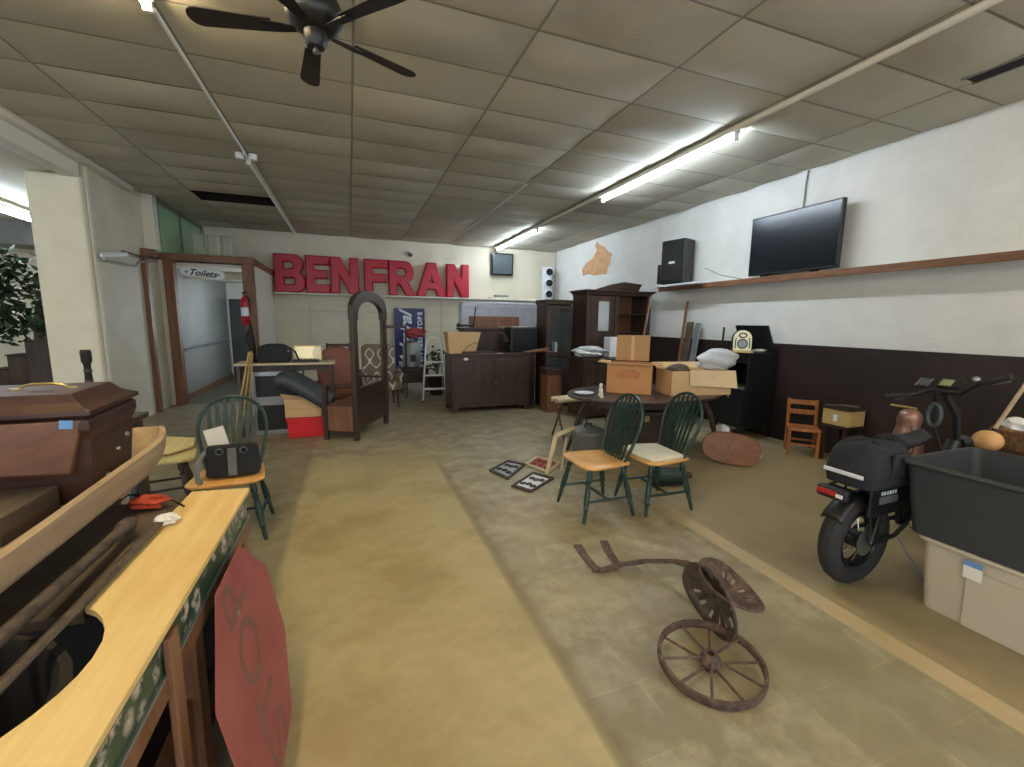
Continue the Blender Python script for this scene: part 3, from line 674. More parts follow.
for s in (-1, 1): hd.prism(arc(hx+s*.082, 0, .022, 0, 360, 10, .012)[:-1], .006, Matrix.Translation((0, 0, .43)))
hd.build('handle', 'brass', lid, True)
for x, z in ((.02, .16), (.12, .20), (-.08, .08)):
    MB().sphere((.452+z*.08, x, z), .012, 10).build('stud', 'steel', t, True)
# reddish-brown box with tape, tilted in front of the casket
e = [at(-60, 480, y=1.85), at(70, 474, y=2.0), at(88, 483, y=2.2), at(-60, 486, y=2.16), at(-60, 428, y=1.85), at(82, 420, y=2.0), at(98, 435, y=2.16), at(-60, 445, y=2.12)]
t = thing('wooden_box', 'reddish-brown box with a blue tape tab, leaning in the trough', 'box', (-1.1, 2.0, 1.0))
MB().hexa([p-Vector(t.location) for p in e]).build('box_body', 'redbox', t, bevel=.006)
tp = [at(59, 429, y=1.965), at(73, 429, y=1.98), at(73, 420.5, y=1.98), at(59, 420.5, y=1.965)]
MB().slab([p-Vector(t.location) for p in tp], (0, -1, 0), .002).build('tape_tab', 'tape', t)
t = thing('wooden_chest', 'low dark wooden chest lying in the bottom of the trough', 'chest', (-1.2, 1.86, .865))
MB().box((0, 0, .06), (.34, .3, .12)).build('chest_body', 'gray_old', t, bevel=.006)
MB().bx(-.16, .16, -.156, -.15, .055, .062).build('lid_joint', 'blackm', t)
# dark bottle-like torch behind
p = at(90, 388, y=3.0)
t = thing('flashlight', 'dark ribbed flashlight standing upright behind the casket', 'flashlight', (p.x, 3.0, 1.02))
MB().lathe([(.016, 0), (.017, .24), (.015, .30), (.016, .32), (.023, .34), (.024, .39), (.02, .40), (.0001, .402)], 18).build('barrel', 'blackm', t, True)
for z in (.1, .16, .22, .28): MB().lathe([(.017, z), (.019, z+.008), (.017, z+.016)], 18).build('grip_ring', 'rustdk', t, True)
t = thing('side_table', 'dark side table hidden behind the casket, carrying the flashlight', 'table', (p.x-.2, 3.05, 0))
MB().bx(-.35, .35, -.22, .22, .985, 1.018).build('tabletop', 'dkwoodx', t, bevel=.004)
for sx in (-1, 1):
    for sy in (-1, 1): MB().box((sx*.3, sy*.18, .49), (.045, .045, .985)).build('leg', 'dkwood', t, bevel=.004)

# ---------------------------------------------------------------- red stop sign leaning on the counter
def Sg(u, v): return Vector((-.29-.135*(v/.76), 1.63+u, .004+v*.985))
t = thing('stop_sign', 'faded red eight-sided stop sign leaning against the counter front', 'sign', Sg(0, 0))
o8 = []; a_ = .38; b_ = a_*math.tan(PI/8)
for u, v in ((-b_, 0), (b_, 0), (a_, a_-b_), (a_, a_+b_), (b_, 2*a_), (-b_, 2*a_), (-a_, a_+b_), (-a_, a_-b_)): o8.append((u, v))
ex = Vector((0, 1, 0)); ey = (Sg(0, 1)-Sg(0, 0)).normalized()
sm = frame_mx((0, 0, 0), ex, ey)
MB().prism(o8, .004, sm).build('plate', 'oldred', t, bevel=.001)
text('lettering', 'STOP', .30, 'ghost', frame_mx(ey*.38+ex*-.03+ex.cross(ey)*.0045, ey, -ex), t, .0006, .002, 0, 1.0)
MB().prism([(p[0]*.012/.38-.05, p[1]*.012/.38+.60) for p in o8], .003, frame_mx(ex.cross(ey)*.004, ex, ey)).build('bolt_hole', 'steel', t)

# ---------------------------------------------------------------- clutter at the back left
ZT = 1.0
t = thing('work_table', 'narrow table with a pale wooden top beside the hallway opening', 'table', (-.85, 6.75, 0))
MB().bx(-.62, .62, -.15, .32, ZT-.03, ZT).build('tabletop', 'beige', t, bevel=.004)
for sx in (-1, 1):
    for y in (-.10, .26): MB().box((sx*.57, y, (ZT-.03)/2), (.04, .04, ZT-.03)).build('leg', 'dkwood', t, bevel=.003)
MB().bx(-.55, .55, .0, .03, ZT-.12, ZT-.03).build('apron', 'dkwoodx', t)
def framed_case(label, loc, w, h, d):
    t = thing('display_case', label, 'case', loc)
    MB().bx(-w/2, w/2, 0, d, 0, h).build('case_body', 'black', t, bevel=.006)
    m = MB().bx(-w/2-.01, w/2+.01, -.015, 0, h-.055, h+.005).bx(-w/2-.01, w/2+.01, -.015, 0, -.0, .055).bx(-w/2-.01, -w/2+.045, -.015, 0, .055, h-.055).bx(w/2-.045, w/2+.01, -.015, 0, .055, h-.055)
    m.build('pale_frame', 'steel', t, bevel=.003)
    return t
framed_case('black case with a pale metal frame under the table, upper of the two', (-.98, 6.72, .47), .62, .40, .34)
framed_case('black case with a pale metal frame standing on the floor under the table', (-.98, 6.70, 0), .62, .465, .34)
# leaning bamboo poles
for i, (p0, p1, lb) in enumerate((((232, 433), (249, 352), 'leftmost pale bamboo pole leaning on the end of the table'), ((240, 436), (251, 351), 'middle bamboo pole of three leaning on the table end'), ((247, 436), (252.5, 353), 'rightmost bamboo pole leaning on the table end'))):
    a = at(*p0, z=0); a = Vector((a.x, 6.35+.04*i, .012)); a.x = at(p0[0], p0[1], y=a.y).x; b = at(*p1, y=6.48+.045*i)
    tag(local(MB().tube([a, b], .012, 8).build('bamboo_pole', 'bamboo', smooth=True), a), lb, 'pole', 'bamboo poles leaning on the table')
# things on that table
t = thing('satchel', 'bulky black satchel with a rounded lid on the pale table', 'bag', (-1.0, 6.82, ZT))
m = MB(); prf = [(-.2, 0), (.2, 0), (.21, .14), (.17, .215), (.08, .25), (-.12, .25), (-.19, .2), (-.21, .1)]
m.prism(prf, .3, Matrix.Rotation(R(90), 4, 'X') @ Matrix.Translation((0, 0, -.15))); m.build('satchel_body', 'fabric', t, bevel=.03)
MB().sphere((.19, -.16, .16), .014, 10).build('clasp', 'steel', t, True)
MB().tube([(.2, -.1, .2), (.27, -.1, .15), (.30, -.12, .05), (.36, -.1, .012)], .012, 8).build('strap', 'fabric', t, True)
p = at(258, 343, y=6.7)
t = thing('figurine', 'tall dark pointed figurine left of the black satchel', 'figurine', (-1.27, 6.8, ZT))
MB().lathe([(.07, 0), (.07, .03), (.04, .06), (.055, .2), (.05, .32), (.03, .4), (.035, .45), (.022, .5), (.012, .53), (.016, .56), (.0001, .58)], 14, sx=.9).build('figure_body', 'blackm', t, True)
MB().tube([(-.03, 0, .2), (-.06, -.01, .34), (-.03, 0, .44)], .014, 8).build('arm', 'blackm', t, True)
t = thing('mirror', 'small leaning mirror catching light at the back of the pale table', 'mirror', (-.50, 6.95, ZT), 0)
MB().hexa([(-.26, .0, 0), (.08, .0, 0), (.08, .02, 0), (-.26, .02, 0), (-.26, .06, .2), (.08, .06, .2), (.08, .08, .2), (-.26, .08, .2)]).build('mirror_glass', mat('mirror_silver', (226, 228, 214), .42, 1, var=.04), t)
MB().tube([(-.27, .01, 0), (-.27, .07, .205), (.09, .07, .205), (.09, .01, 0)], .01, 6).build('mirror_frame', 'brass', t, True)
def tray_item(label, x, s):
    t = thing('glass_bottle', label, 'bottle', (x, 6.85, ZT))
    MB().lathe([(.03*s, 0), (.034*s, .01), (.034*s, .1*s), (.012*s, .15*s), (.012*s, .2*s), (.016*s, .205*s), (.0001, .207*s)], 14).build('bottle_body', 'clear', t, True)
    MB().lathe([(.014*s, .2*s), (.014*s, .225*s), (.0001, .23*s)], 12).build('stopper', 'steel', t, True)
tray_item('taller clear bottle near the right end of the pale table', -.47, 1.5)
tray_item('short clear bottle at the right end of the pale table', -.37, 1.0)
t = thing('power_strip', 'flat black tray of small fittings on the pale table, right of the satchel', 'tray', (-.6, 6.72, ZT))
MB().bx(-.17, .17, -.07, .05, 0, .035).build('tray_body', 'black', t, bevel=.006)
for k in range(5): MB().sphere((-.13+.065*k, -.03, .045), .016, 10).build('fitting', 'steel' if k % 2 else 'brass', t, True)
# stacked box, slate cushion, red crate
t = thing('plastic_crate', 'bright red plastic crate on the floor beside the hall stand', 'crate', (-.615, 6.52, 0), R(3))
m = MB(); w, d, h = .47, .32, .27
m.box((0, 0, h/2), (w*.95, d*.95, h), taper=(1.05, 1.05)); m.build('crate_body', 'redpl', t, bevel=.012)
MB().bx(-w/2-.012, w/2+.012, -d/2-.012, d/2+.012, h-.03, h).build('rim', 'redpl', t, bevel=.004)
t = thing('cardboard_box', 'pale cardboard box sitting on the red crate', 'box', (-.63, 6.55, .272), R(-2))
MB().bx(-.23, .22, -.15, .15, 0, .25).build('carton', 'card2', t, bevel=.004)
MB().hexa([(-.23, -.15, .25), (.22, -.15, .25), (.22, -.148, .252), (-.23, -.148, .252), (-.27, -.2, .34), (-.05, -.2, .30), (-.05, -.197, .302), (-.27, -.197, .342)]).build('flap', 'card2', t)
MB().bx(-.231, .221, -.152, -.15, .12, .126).build('seam', 'card', t)
t = thing('seat_cushion', 'slate-grey vinyl cushion flopped over the pale cardboard box', 'cushion', (-.58, 6.5, .53))
def drape(u, v):
    x = -.34+.66*u; y = -.27+.47*v; z = .36-.46*max(0, u-.15)**1.1-.03*(2*v-1)**2-.25*max(0, .15-u)+.05*v
    return (x+.06*(v-.5), y, z)
m = MB(); m.grid(drape, 16, 8); m.build('cushion_pad', 'slate', t, True, solid=.13)
# fire extinguisher on the right door jamb
p = at(246, 325, y=9.36); q = at(246, 293, y=9.36)
t = thing('fire_extinguisher', 'red fire extinguisher with a white label on the right hallway jamb', 'extinguisher', (p.x, 9.37, p.z))
h = q.z-p.z
MB().lathe([(.05, 0), (.065, .02), (.066, h*.72), (.05, h*.82), (.022, h*.88), (.022, h*.92)], 20).build('cylinder', 'red', t, True)
MB().lathe([(.0668, h*.28), (.0668, h*.55)], 20).build('label_band', 'signw', t, True)
MB().tube([(0, 0, h*.9), (-.02, -.03, h), (.05, -.04, h*1.03)], .012, 8).build('valve_handle', 'black', t, True)
MB().tube([(.02, 0, h*.92), (.08, -.02, h*.85), (.075, -.02, h*.4)], .009, 8).build('hose', 'black', t, True)
# Toilets sign hung in the opening
a, b = at(180, 271, y=9.5), at(225, 276, y=9.5)
t = thing('hanging_sign', 'small white rounded sign hanging from the hallway door head', 'sign', ((a.x+b.x)/2, 9.5, (a.z+b.z)/2))
w = (b.x-a.x)/2*1.0; hh = .072; ty = (b.z-a.z)
ang = math.atan2(b.z-a.z, b.x-a.x)
fm = Matrix.Rotation(-ang, 4, 'Y')
MB().prism(rr(-w, w, -hh, hh, hh*.98, 8), .014, fm @ frame_mx((0, .0, 0), (1, 0, 0), (0, 0, 1))).build('board', 'signw', t, bevel=.002)
text('lettering', 'Toilets', .155, 'black', fm @ frame_mx((0, -.016, .0), (1, 0, 0), (0, 0, 1)), t, .001, .004, .35)
for s in (-1, 1):
    m = MB()
    for k in (0, 60, 120): 
        an = R(k); dx, dz = math.cos(an)*.028, math.sin(an)*.028; m.tube([fm @ Vector((s*w*.72-dx, -.018, -dz)), fm @ Vector((s*w*.72+dx, -.018, dz))], .004, 4)
    m.build('flourish', 'black', t)
    MB().tube([(s*w*.8, .0, .06), (s*w*.8, .03, 2.6-t.location.z)], .002, 4).build('hanger', 'steel', t)
# storage tubs on the box roof
for i, (p0, p1, lb) in enumerate(((193, 207, 'cloudy plastic tub on top of the hallway box, nearest the green glazing'), (208, 222, 'middle cloudy plastic tub on top of the hallway box'), (222, 234, 'cloudy plastic tub on top of the hallway box, nearest the red letter B'))):
    y = 9.8+.25*i; x0, x1 = at(p0, 250, y=y).x, at(p1, 250, y=y).x; z1 = at(p0, 234+i, y=y).z
    t = thing('storage_tub', lb, 'tub', ((x0+x1)/2, y, 2.66), 0, 'storage tubs on the hallway box')
    w = (x1-x0)/2; h = z1-2.66
    m = MB(); m.prism(rr(-w*.86, w*.86, -.1, .1, .04), h-.02); m.build('tub_body', 'glass', t, bevel=.006)
    MB().prism(rr(-w*.95, w*.95, -.12, .12, .04), .02, Matrix.Translation((0, 0, h-.02))).build('lid', 'glass', t, bevel=.004)
st('ceiling_hallway_top', MB().bx(-3.0, -1.75, 9.62, YB-.01, 2.61, 2.655), 'greywall')
# white bracket arm and brown rod by the brown post
t = thing('wall_bracket', 'white metal bracket strip on a dark rod, left of the hallway', 'bracket', (-3.05, 8.2, 2.42))
o_ = t.location; K = lambda px, py: at(px, py, x=-3.045)-o_
MB().tube([K(101, 255), K(127, 254)], .035, 8, flat=(.9, .5)).build('strip', 'signw', t, True)
MB().tube([K(122, 251), K(140, 256), K(158, 259)], .013, 6).build('rod', 'dkwood', t, True)
MB().tube([K(104, 259), K(136, 266), K(139, 262), K(156, 261)], .014, 6).build('lower_arm', 'steel', t, True)

# ---------------------------------------------------------------- hall stand, chairs behind it
P0 = Vector((.03, 5.98, 0)); ax = Vector((.42, .84, 0)).normalized(); rz = math.atan2(ax.y, ax.x)
W = 1.0; HT = 1.98; DEP = .42
t = thing('hall_stand', 'dark wooden hall stand with a tall open arched mirror frame and seat', 'hall stand', P0, rz)   # local x along its width, +y is the seat side
def post(x, y, h, s=.07): MB().bx(x-s/2, x+s/2, y-s/2, y+s/2, 0, h).build('post', 'dkwood', t, bevel=.006)
post(0, 0, 1.70); post(W, 0, 1.70)
post(.0, DEP, .72, .06); post(W, DEP, .72, .06)
outer = [(-.055, 1.60)]+[(W/2-(W/2+.055)*math.cos(R(180*i/16)), 1.70+.29*math.sin(R(180*i/16))**.8) for i in range(17)]+[(W+.055, 1.60)]
inner_ = [(W-.10, 1.60)]+[(W/2+(W/2-.10)*math.cos(R(180*i/16)), 1.64+.21*math.sin(R(180*i/16))**.8) for i in range(17)]+[(.10, 1.60)]
MB().prism(outer[::-1][:0] or (outer+inner_), .07, frame_mx((0, .035, 0), (1, 0, 0), (0, 0, 1))).build('arch', 'dkwood', t, bevel=.006)
MB().bx(.035, .10, -.02, .02, .62, 1.62).build('inner_stile', 'dkwood', t, bevel=.004)
MB().bx(W-.10, W-.035, -.02, .02, .62, 1.62).build('inner_stile', 'dkwood', t, bevel=.004)
MB().bx(.035, W-.035, -.018, .018, .14, .66).build('lower_panel', 'dkwood', t, bevel=.004)
MB().bx(.035, W-.035, -.028, .028, .64, .70).build('cross_rail', 'dkwood', t, bevel=.004)
MB().bx(-.02, W+.02, .02, DEP+.03, .42, .46).build('seat', 'redwood', t, bevel=.006)
MB().bx(-.012, .012, .035, DEP-.03, .12, .42).build('end_panel', 'redwood', t, bevel=.004)
MB().bx(W-.012, W+.012, .035, DEP-.03, .12, .42).build('end_panel', 'redwood', t, bevel=.004)
MB().bx(.03, W-.03, DEP-.012, DEP+.012, .12, .42).build('front_panel', 'redwood', t, bevel=.004)
for x in (0, W): MB().bx(x-.035, x+.035, .0, DEP+.05, .72, .75).build('armrest', 'dkwood', t, bevel=.008)
# leather chair behind the stand
t = thing('leather_chair', 'brown leather chair with a rounded back behind the hall stand', 'chair', (-.20, 7.50, 0), R(8))
m = MB(); bp = [(-.29, 0), (.29, 0), (.32, .35)]+arc(0, .38, .31, 8, 172, 12, .28)+[(-.32, .35)]
m.prism(bp, .13, Matrix.Rotation(R(82), 4, 'X')); o = m.build('backrest', 'leather', t, bevel=.04, seg=3); o.location = (0, .16, .50)
MB().box((0, -.06, .42), (.6, .5, .15)).build('seat', 'leather', t, bevel=.05, seg=3)
for sx in (-1, 1):
    MB().tube([(sx*.30, -.26, .50), (sx*.33, .0, .53), (sx*.30, .2, .56)], .055, 10).build('armrest', 'leather', t, True)
    for y in (-.24, .17): MB().box((sx*.25, y, .18), (.05, .05, .36), taper=(1.2, 1.2)).build('leg', 'dkwood', t, bevel=.004)
# small dark ladder-back chair
def side_chair(name, label, loc, rz, m1, seatm, h=.9, w=.4, rails=2, sh=.44):
    t = thing(name, label, 'chair', loc, rz)
    MB().box((0, 0, sh), (w, w*.95, .035)).build('seat', seatm, t, bevel=.01)
    for sx in (-1, 1):
        MB().box((sx*(w/2-.02), -w*.45+.01, sh/2-.01), (.035, .035, sh-.02)).build('leg', m1, t, bevel=.004)
        MB().tube([(sx*(w/2-.02), w*.46, 0), (sx*(w/2-.02), w*.44, sh), (sx*(w/2-.02), w*.44+.09, h)], .02, 4).build('back_post', m1, t)
    for k in range(rails):
        z = h-.04-k*(h-sh)*.36; y = w*.44+.09*(z-sh)/(h-sh)
        MB().box((0, y, z), (w-.05, .018, .06)).build('back_rail', m1, t, bevel=.004)
    for y in (-w*.44, w*.44): MB().box((0, y, sh*.45), (w-.06, .018, .025)).build('stretcher', m1, t)
    for sx in (-1, 1): MB().box((sx*(w/2-.02), 0, sh*.38), (.018, w*.9, .025)).build('stretcher', m1, t)
    return t
side_chair('dining_chair', 'small dark ladder-back chair left of the arched stand', (-.22, 9.2, 0), R(4), 'dkwood', 'dkwood', 1.12, .46, 2, .46)
# lattice armchair
def armchair(label, loc, rz):
    t = thing('upholstered_armchair', label, 'armchair', loc, rz)
    MB().prism(rr(-.3, .3, 0, .74, .09), .14, Matrix.Translation((0, .22, .40)) @ Matrix.Rotation(R(80), 4, 'X')).build('backrest', 'lattice', t, bevel=.03)
    MB().box((0, -.02, .40), (.56, .54, .15)).build('seat', 'lattice', t, bevel=.04, seg=3)
    for sx in (-1, 1):
        MB().tube([(sx*.32, -.30, .60), (sx*.33, -.1, .63), (sx*.32, .2, .64)], .05, 10).build('armrest', 'lattice', t, True)
        MB().box((sx*.31, -.03, .47), (.07, .46, .26)).build('arm_side', 'lattice', t, bevel=.02)
        for y in (-.24, .2): MB().tube([(sx*.25, y, .33), (sx*.27, y*1.1, 0)], [.026, .014], 8).build('leg', 'dkwood', t, True)
    return t
armchair('brown and cream lattice-patterned armchair seen through the arched stand', (.50, 8.35, 0), R(5))
side_chair('dining_chair', 'tall dark chair beside the lattice armchair, in front of the blue sign', (.86, 9.25, 0), R(-8), 'dkwood', 'dkwood', 1.5, .46, 1, .46)
tag(local(MB().cyl((-.02, 10.6, 0), (-.02, 10.9, 2.05), .012, n=8).build('white_rod', 'signw'), (-.02, 10.6, 0)), 'slim white rod leaning behind the left side of the arched stand', 'rod')

# ---------------------------------------------------------------- blue sign
a, b = at(394, 308, y=11.5), at(424.5, 308, y=11.5); zt = a.z; zb = .25
t = thing('advertising_sign', 'navy blue Admiral sign standing on end against the back wall', 'sign', ((a.x+b.x)/2, 11.5, zb))
w = b.x-a.x; h = zt-zb
MB().bx(-w/2, w/2, 0, .03, 0, h).build('panel', 'navy', t, bevel=.004)
up = Vector((0, 0, 1)); lf = Vector((-1, 0, 0))
text('script_lettering', 'Admiral', .43, 'signw', frame_mx((-.09, -.006, h*.50), up, lf), t, .002, .012, .5, 1.0)
text('block_lettering', 'REFRIGERATORS', .165, 'signw', frame_mx((w/2-.12, -.006, h*.52), up, lf), t, .002, .006, 0, 1.18)
text('small_lettering', 'WE', .16, 'signw', frame_mx((-w/2+.16, -.006, .18), up, lf), t, .002, .004)
tag(local(MB().bx(a.x-.05, b.x+.05, 11.25, 11.62, 0, .248).build('low_chest', 'dkwoodx', bevel=.006), (1.45, 11.3, 0)), 'low dark chest on the floor carrying the blue sign', 'chest')
# step ladder
t = thing('step_ladder', 'white metal three-step ladder beside the big brown chest', 'ladder', (1.53, 8.5, 0), R(-6))
for sx in (-1, 1):
    pass
fr = [(-.23, -.0, 0), (-.2, .06, .45), (-.155, .14, 1.08), (-.12, .155, 1.20), (-.05, .16, 1.26), (.05, .16, 1.26), (.12, .155, 1.20), (.155, .14, 1.08), (.2, .06, .45), (.23, 0, 0)]
MB().tube(fr, .016, 8).build('front_frame', 'white_pl', t, True)
for i, (z, y) in enumerate(((.25, .03), (.52, .068), (.78, .10))):
    hw = .23-.06*z; MB().box((0, y+.02, z), (hw*2, .11, .03)).build('step', 'white_pl', t, bevel=.004)
for sx in (-1, 1):
    MB().tube([(sx*.21, .48, 0), (sx*.15, .17, 1.0)], .012, 8).build('rear_leg', 'steel', t, True)
    MB().box((sx*.23, 0, .012), (.045, .045, .024)).build('rubber_foot', 'blackm', t, bevel=.004)
# things round the ladder
t = thing('canister', 'dull grey canister standing on a dark stand behind the ladder', 'canister', (1.28, 9.9, .55))
MB().lathe([(.17, 0), (.2, .03), (.2, .5), (.17, .56), (.06, .6), (.06, .64), (.0001, .65)], 24).build('can_body', 'galv', t, True)
MB().box((.0, -.2, .22), (.12, .01, .16)).build('dark_label', 'black', t)
tag(local(MB().bx(.98, 1.62, 9.65, 10.2, .48, .548).bx(1.0, 1.06, 9.67, 9.73, 0, .48).bx(1.54, 1.6, 9.67, 9.73, 0, .48).bx(1.0, 1.06, 10.1, 10.16, 0, .48).bx(1.54, 1.6, 10.1, 10.16, 0, .48).build('low_stand', 'dkwood', bevel=.004), (1.3, 9.9, 0)), 'low dark stand carrying the grey canister', 'stand')
p = at(418, 336, y=9.7)
tag(lump('toy', 'pink', (p.x-.05, 9.8, 1.202), .15, (1.3, .8, .8), 12, .5), 'dusty red and white cloth bundle on top of the grey canister', 'bundle')
t = thing('planter', 'dark green leafy bundle behind the white ladder', 'plant', (1.74, 9.36, 0))
MB().lathe([(.16, 0), (.2, .3), (.24, .42), (.22, .42), (.0001, .38)], 20).build('pot', 'blackm', t, True)
m = MB(); rn = random.Random(5)
for k in range(90):
    an = rn.uniform(0, 6.28); el = rn.uniform(.2, 1.4); r = rn.uniform(.08, .34); c = Vector((math.cos(an)*r*math.cos(el), math.sin(an)*r*math.cos(el), .45+r*1.8*math.sin(el)+.05))
    u = Vector((rn.uniform(-1, 1), rn.uniform(-1, 1), rn.uniform(-.5, 1))).normalized()*.07; v = u.cross(Vector((rn.uniform(-1, 1), rn.uniform(-1, 1), 1))).normalized()*.03
    m.add([c-u, c+v, c+u, c-v], [(0, 1, 2, 3)])
m.build('foliage', 'leaf', t)
for k in range(5): an = k*1.25; MB().tube([(0, 0, .38), (.05*math.cos(an), .05*math.sin(an), .6), (.14*math.cos(an), .14*math.sin(an), .85)], .008, 6).build('stem', 'leaf', t, True)

# ---------------------------------------------------------------- big chest and the stack behind it
t = thing('wooden_chest', 'large dark brown wooden chest standing on the floor at the back', 'chest', (2.33, 7.25, 0), R(0))
w2, dp, hh = .72, .62, 1.04
MB().bx(-w2, w2, .0, dp, .09, hh-.03).build('chest_body', 'dkwood', t, bevel=.01)
MB().bx(-w2-.02, w2+.02, -.02, dp+.02, hh-.035, hh).build('top', 'dkwoodx', t, bevel=.008)
for x in (-.36, .36): MB().bx(x-.32, x+.32, -.012, 0, .16, hh-.10).build('front_panel', 'dkwood', t, bevel=.006)
for x in (-w2+.05, w2-.05): MB().bx(x-.05, x+.05, .01, .1, 0, .1).bx(x-.045, x+.045, dp-.1, dp-.01, 0, .09).build('foot', 'dkwood', t)
for s in (-1, 1): MB().tube([(s*.06, -.012, .55), (s*.06, -.035, .53), (s*.06, -.012, .51)], .007, 6).build('pull', 'brass', t, True)
t = thing('cabinet', 'dark brown cabinet standing behind the large chest, under the mattress', 'cabinet', (2.75, 8.02, 0))
MB().bx(-.72, .72, 0, .5, .06, 1.42).build('cabinet_body', 'dkwood', t, bevel=.01)
MB().bx(-.76, .76, -.03, .52, 1.42, 1.47).build('top', 'dkwoodx', t, bevel=.008)
for s in (-1, 1): MB().bx(s*.36-.33, s*.36+.33, -.015, 0, 1.08, 1.38).build('door', 'dkwood', t, bevel=.006)
for s in (-1, 1): MB().bx(s*.6-.05, s*.6+.05, .02, .4, 0, .06).build('foot', 'dkwood', t)
t = thing('monitor', 'black box-shaped monitor on the right end of the large chest', 'monitor', (3.02, 7.52, hh))
p = at(520, 327, y=7.4); hm = p.z-hh
MB().bx(-.26, .28, -.03, .3, .0, hm).build('monitor_case', 'black', t, bevel=.02)
MB().bx(-.22, .24, -.036, -.03, .04, hm-.04).build('screen', 'screen', t)
a, b = at(471, 316, y=8.0), at(521, 327, y=8.0)
o = local(MB().bx(a.x, b.x, 8.1, 8.16, 1.472, a.z).build('wood_panel', 'redwood', bevel=.006), ((a.x+b.x)/2, 8.1, 1.472)); tag(o, 'reddish-brown wooden panel standing on the cabinet before the mattress', 'panel')
a = at(474, 328, y=8.02); b = at(476, 307, y=8.02)
tag(local(MB().tube([(a.x, 8.05, 1.475), (b.x, 8.04, b.z)], .013, 6).build('dark_stick', 'black'), (a.x, 8.05, 1.475)), 'short dark stick upright at the left of the reddish panel', 'stick')
t = thing('tripod_head', 'small black clamp on the left end of the cabinet top', 'clamp', (2.05, 8.1, 1.472))
MB().tube([(-.16, 0, .03), (0, 0, .045), (.16, 0, .03)], .018, 8).build('clamp_bar', 'black', t, True)
MB().sphere((-.12, 0, .05), .04, 12).build('joint', 'black', t, True)
a = at(500, 325, y=7.95); b = at(549, 322, y=7.95)
tag(local(MB().tube([(a.x, 8.05, 1.49), ((a.x+b.x)/2, 8.03, 1.50), (b.x, 7.98, 1.51)], .018, 6, flat=(.4, 1)).build('long_stick', 'beige'), (a.x, 8.05, 1.49)), 'long pale slat lying across the cabinet top and reaching right', 'slat')
# fibre board carton with fishing line
p0, p1, p2, p3 = at(449, 352.5, y=7.35), at(475, 353, y=7.35), at(479, 332, y=7.4), at(446, 332, y=7.4)
t = thing('cardboard_box', 'open-topped tan cardboard box on the left end of the large chest', 'box', ((p0.x+p1.x)/2, 7.35, hh))
q = [(p0.x, 7.33), (p1.x, 7.33), (p1.x, 7.6), (p0.x, 7.6)]; q2 = [(p3.x, 7.28), (p2.x, 7.28), (p2.x, 7.65), (p3.x, 7.65)]
zz = p3.z-hh; cx = t.location.x
MB().hexa([(x-cx, y-7.35, 0) for x, y in q]+[(x-cx, y-7.35, zz) for x, y in q2]).build('carton', 'card2', t, bevel=.004)
MB().tube([(-.02, -.13, .03), (.05, -.16, .12), (.18, -.16, .20), (.3, -.1, .16)], .005, 6).build('wire_loop', 'blackm', t, True)
a, b = at(462, 355, y=7.3), at(492, 352, y=7.3)
tag(local(MB().tube([(a.x, 7.28, hh+.02), (b.x-.1, 7.27, hh+.03), (b.x, 7.26, hh+.015)], .016, 8).build('driftwood', 'gray_old', smooth=True), (a.x, 7.28, hh)), 'short grey stick on the front edge of the large chest', 'stick')
tag(lump('paper_scrap', 'paper', (a.x+.05, 7.218, .925), .04, (1, .3, .6), 31, .4), 'white paper tag on the front face of the large chest', 'paper')
# antler / driftwood and a fan-shaped bundle
a, b = at(530, 356, y=7.2), at(556, 349, y=7.2)
t = thing('driftwood', 'curved brown driftwood branch on the right front edge of the large chest', 'driftwood', (2.92, 7.24, hh))
MB().tube([(-.0, 0, .018), (.15, -.03, .03), (.35, -.03, .05), (.5, -.02, .09)], [.012, .025, .03, .018], 8).build('branch', 'redwood', t, True)
MB().tube([(.3, -.03, .05), (.45, -.06, .03), (.53, -.07, .02)], [.02, .016, .01], 8).build('twig', 'redwood', t, True)
p = at(500, 345, y=7.3)
t = thing('table_lamp', 'dark arched desk lamp standing on the middle of the large chest', 'lamp', (p.x-.1, 7.4, hh))
MB().lathe([(.09, 0), (.09, .015), (.02, .03)], 20).build('base', 'blackm', t, True)
MB().tube([(0, 0, .02), (-.03, 0, .25), (.02, 0, .36), (.12, -.02, .37), (.2, -.03, .30)], .012, 8).build('arm', 'rustdk', t, True)
MB().tube([(.17, -.03, .34), (.2, -.03, .29), (.22, -.03, .2)], [.03, .06, .07], 14).build('shade', 'blackm', t, True)
# mattress
a, b = at(461, 301, y=9.2), at(537, 303, y=9.2)
t = thing('mattress', 'plastic-wrapped pale mattress standing on its side behind the cabinets', 'mattress', ((a.x+b.x)/2, 9.2, 0))
w = (b.x-a.x)/2; MB().prism(rr(-w, w, .02, a.z, .10), .24, frame_mx((0, .24, 0), (1, 0, 0), (0, 0, 1))).build('mattress_body', 'wrap', t, bevel=.03, seg=3)
MB().tube([(-w+.05, -.002, a.z-.1), (w-.05, -.002, a.z-.1)], .008, 6).build('piping', 'wrap', t, True)
# folded cloth on the ledge
for i, (dx, zz, w_, lb) in enumerate(((0, .0, .62, 'folded grey blanket at the bottom of the pile on the wall ledge'), (.05, .045, .40, 'small folded blanket on top of the pile on the wall ledge'))):
    p = at(500, 297, y=11.45)
    o = MB().prism(rr(-w_/2, w_/2, -.09, .09, .04), .045 if i == 0 else .06).build('folded_blanket', 'galv' if i else 'cushion', bevel=.015, loc=(p.x+dx, 11.5, 2.211+zz)); tag(o, lb, 'blanket', 'folded blankets on the ledge')
p = at(532, 299, y=11.45)
tag(MB().bx(-.45, .35, -.06, .06, 0, .035).build('pale_board', 'cushion', bevel=.006, loc=(p.x, 11.5, 2.211)), 'thin pale board on the wall ledge right of the blankets', 'board')
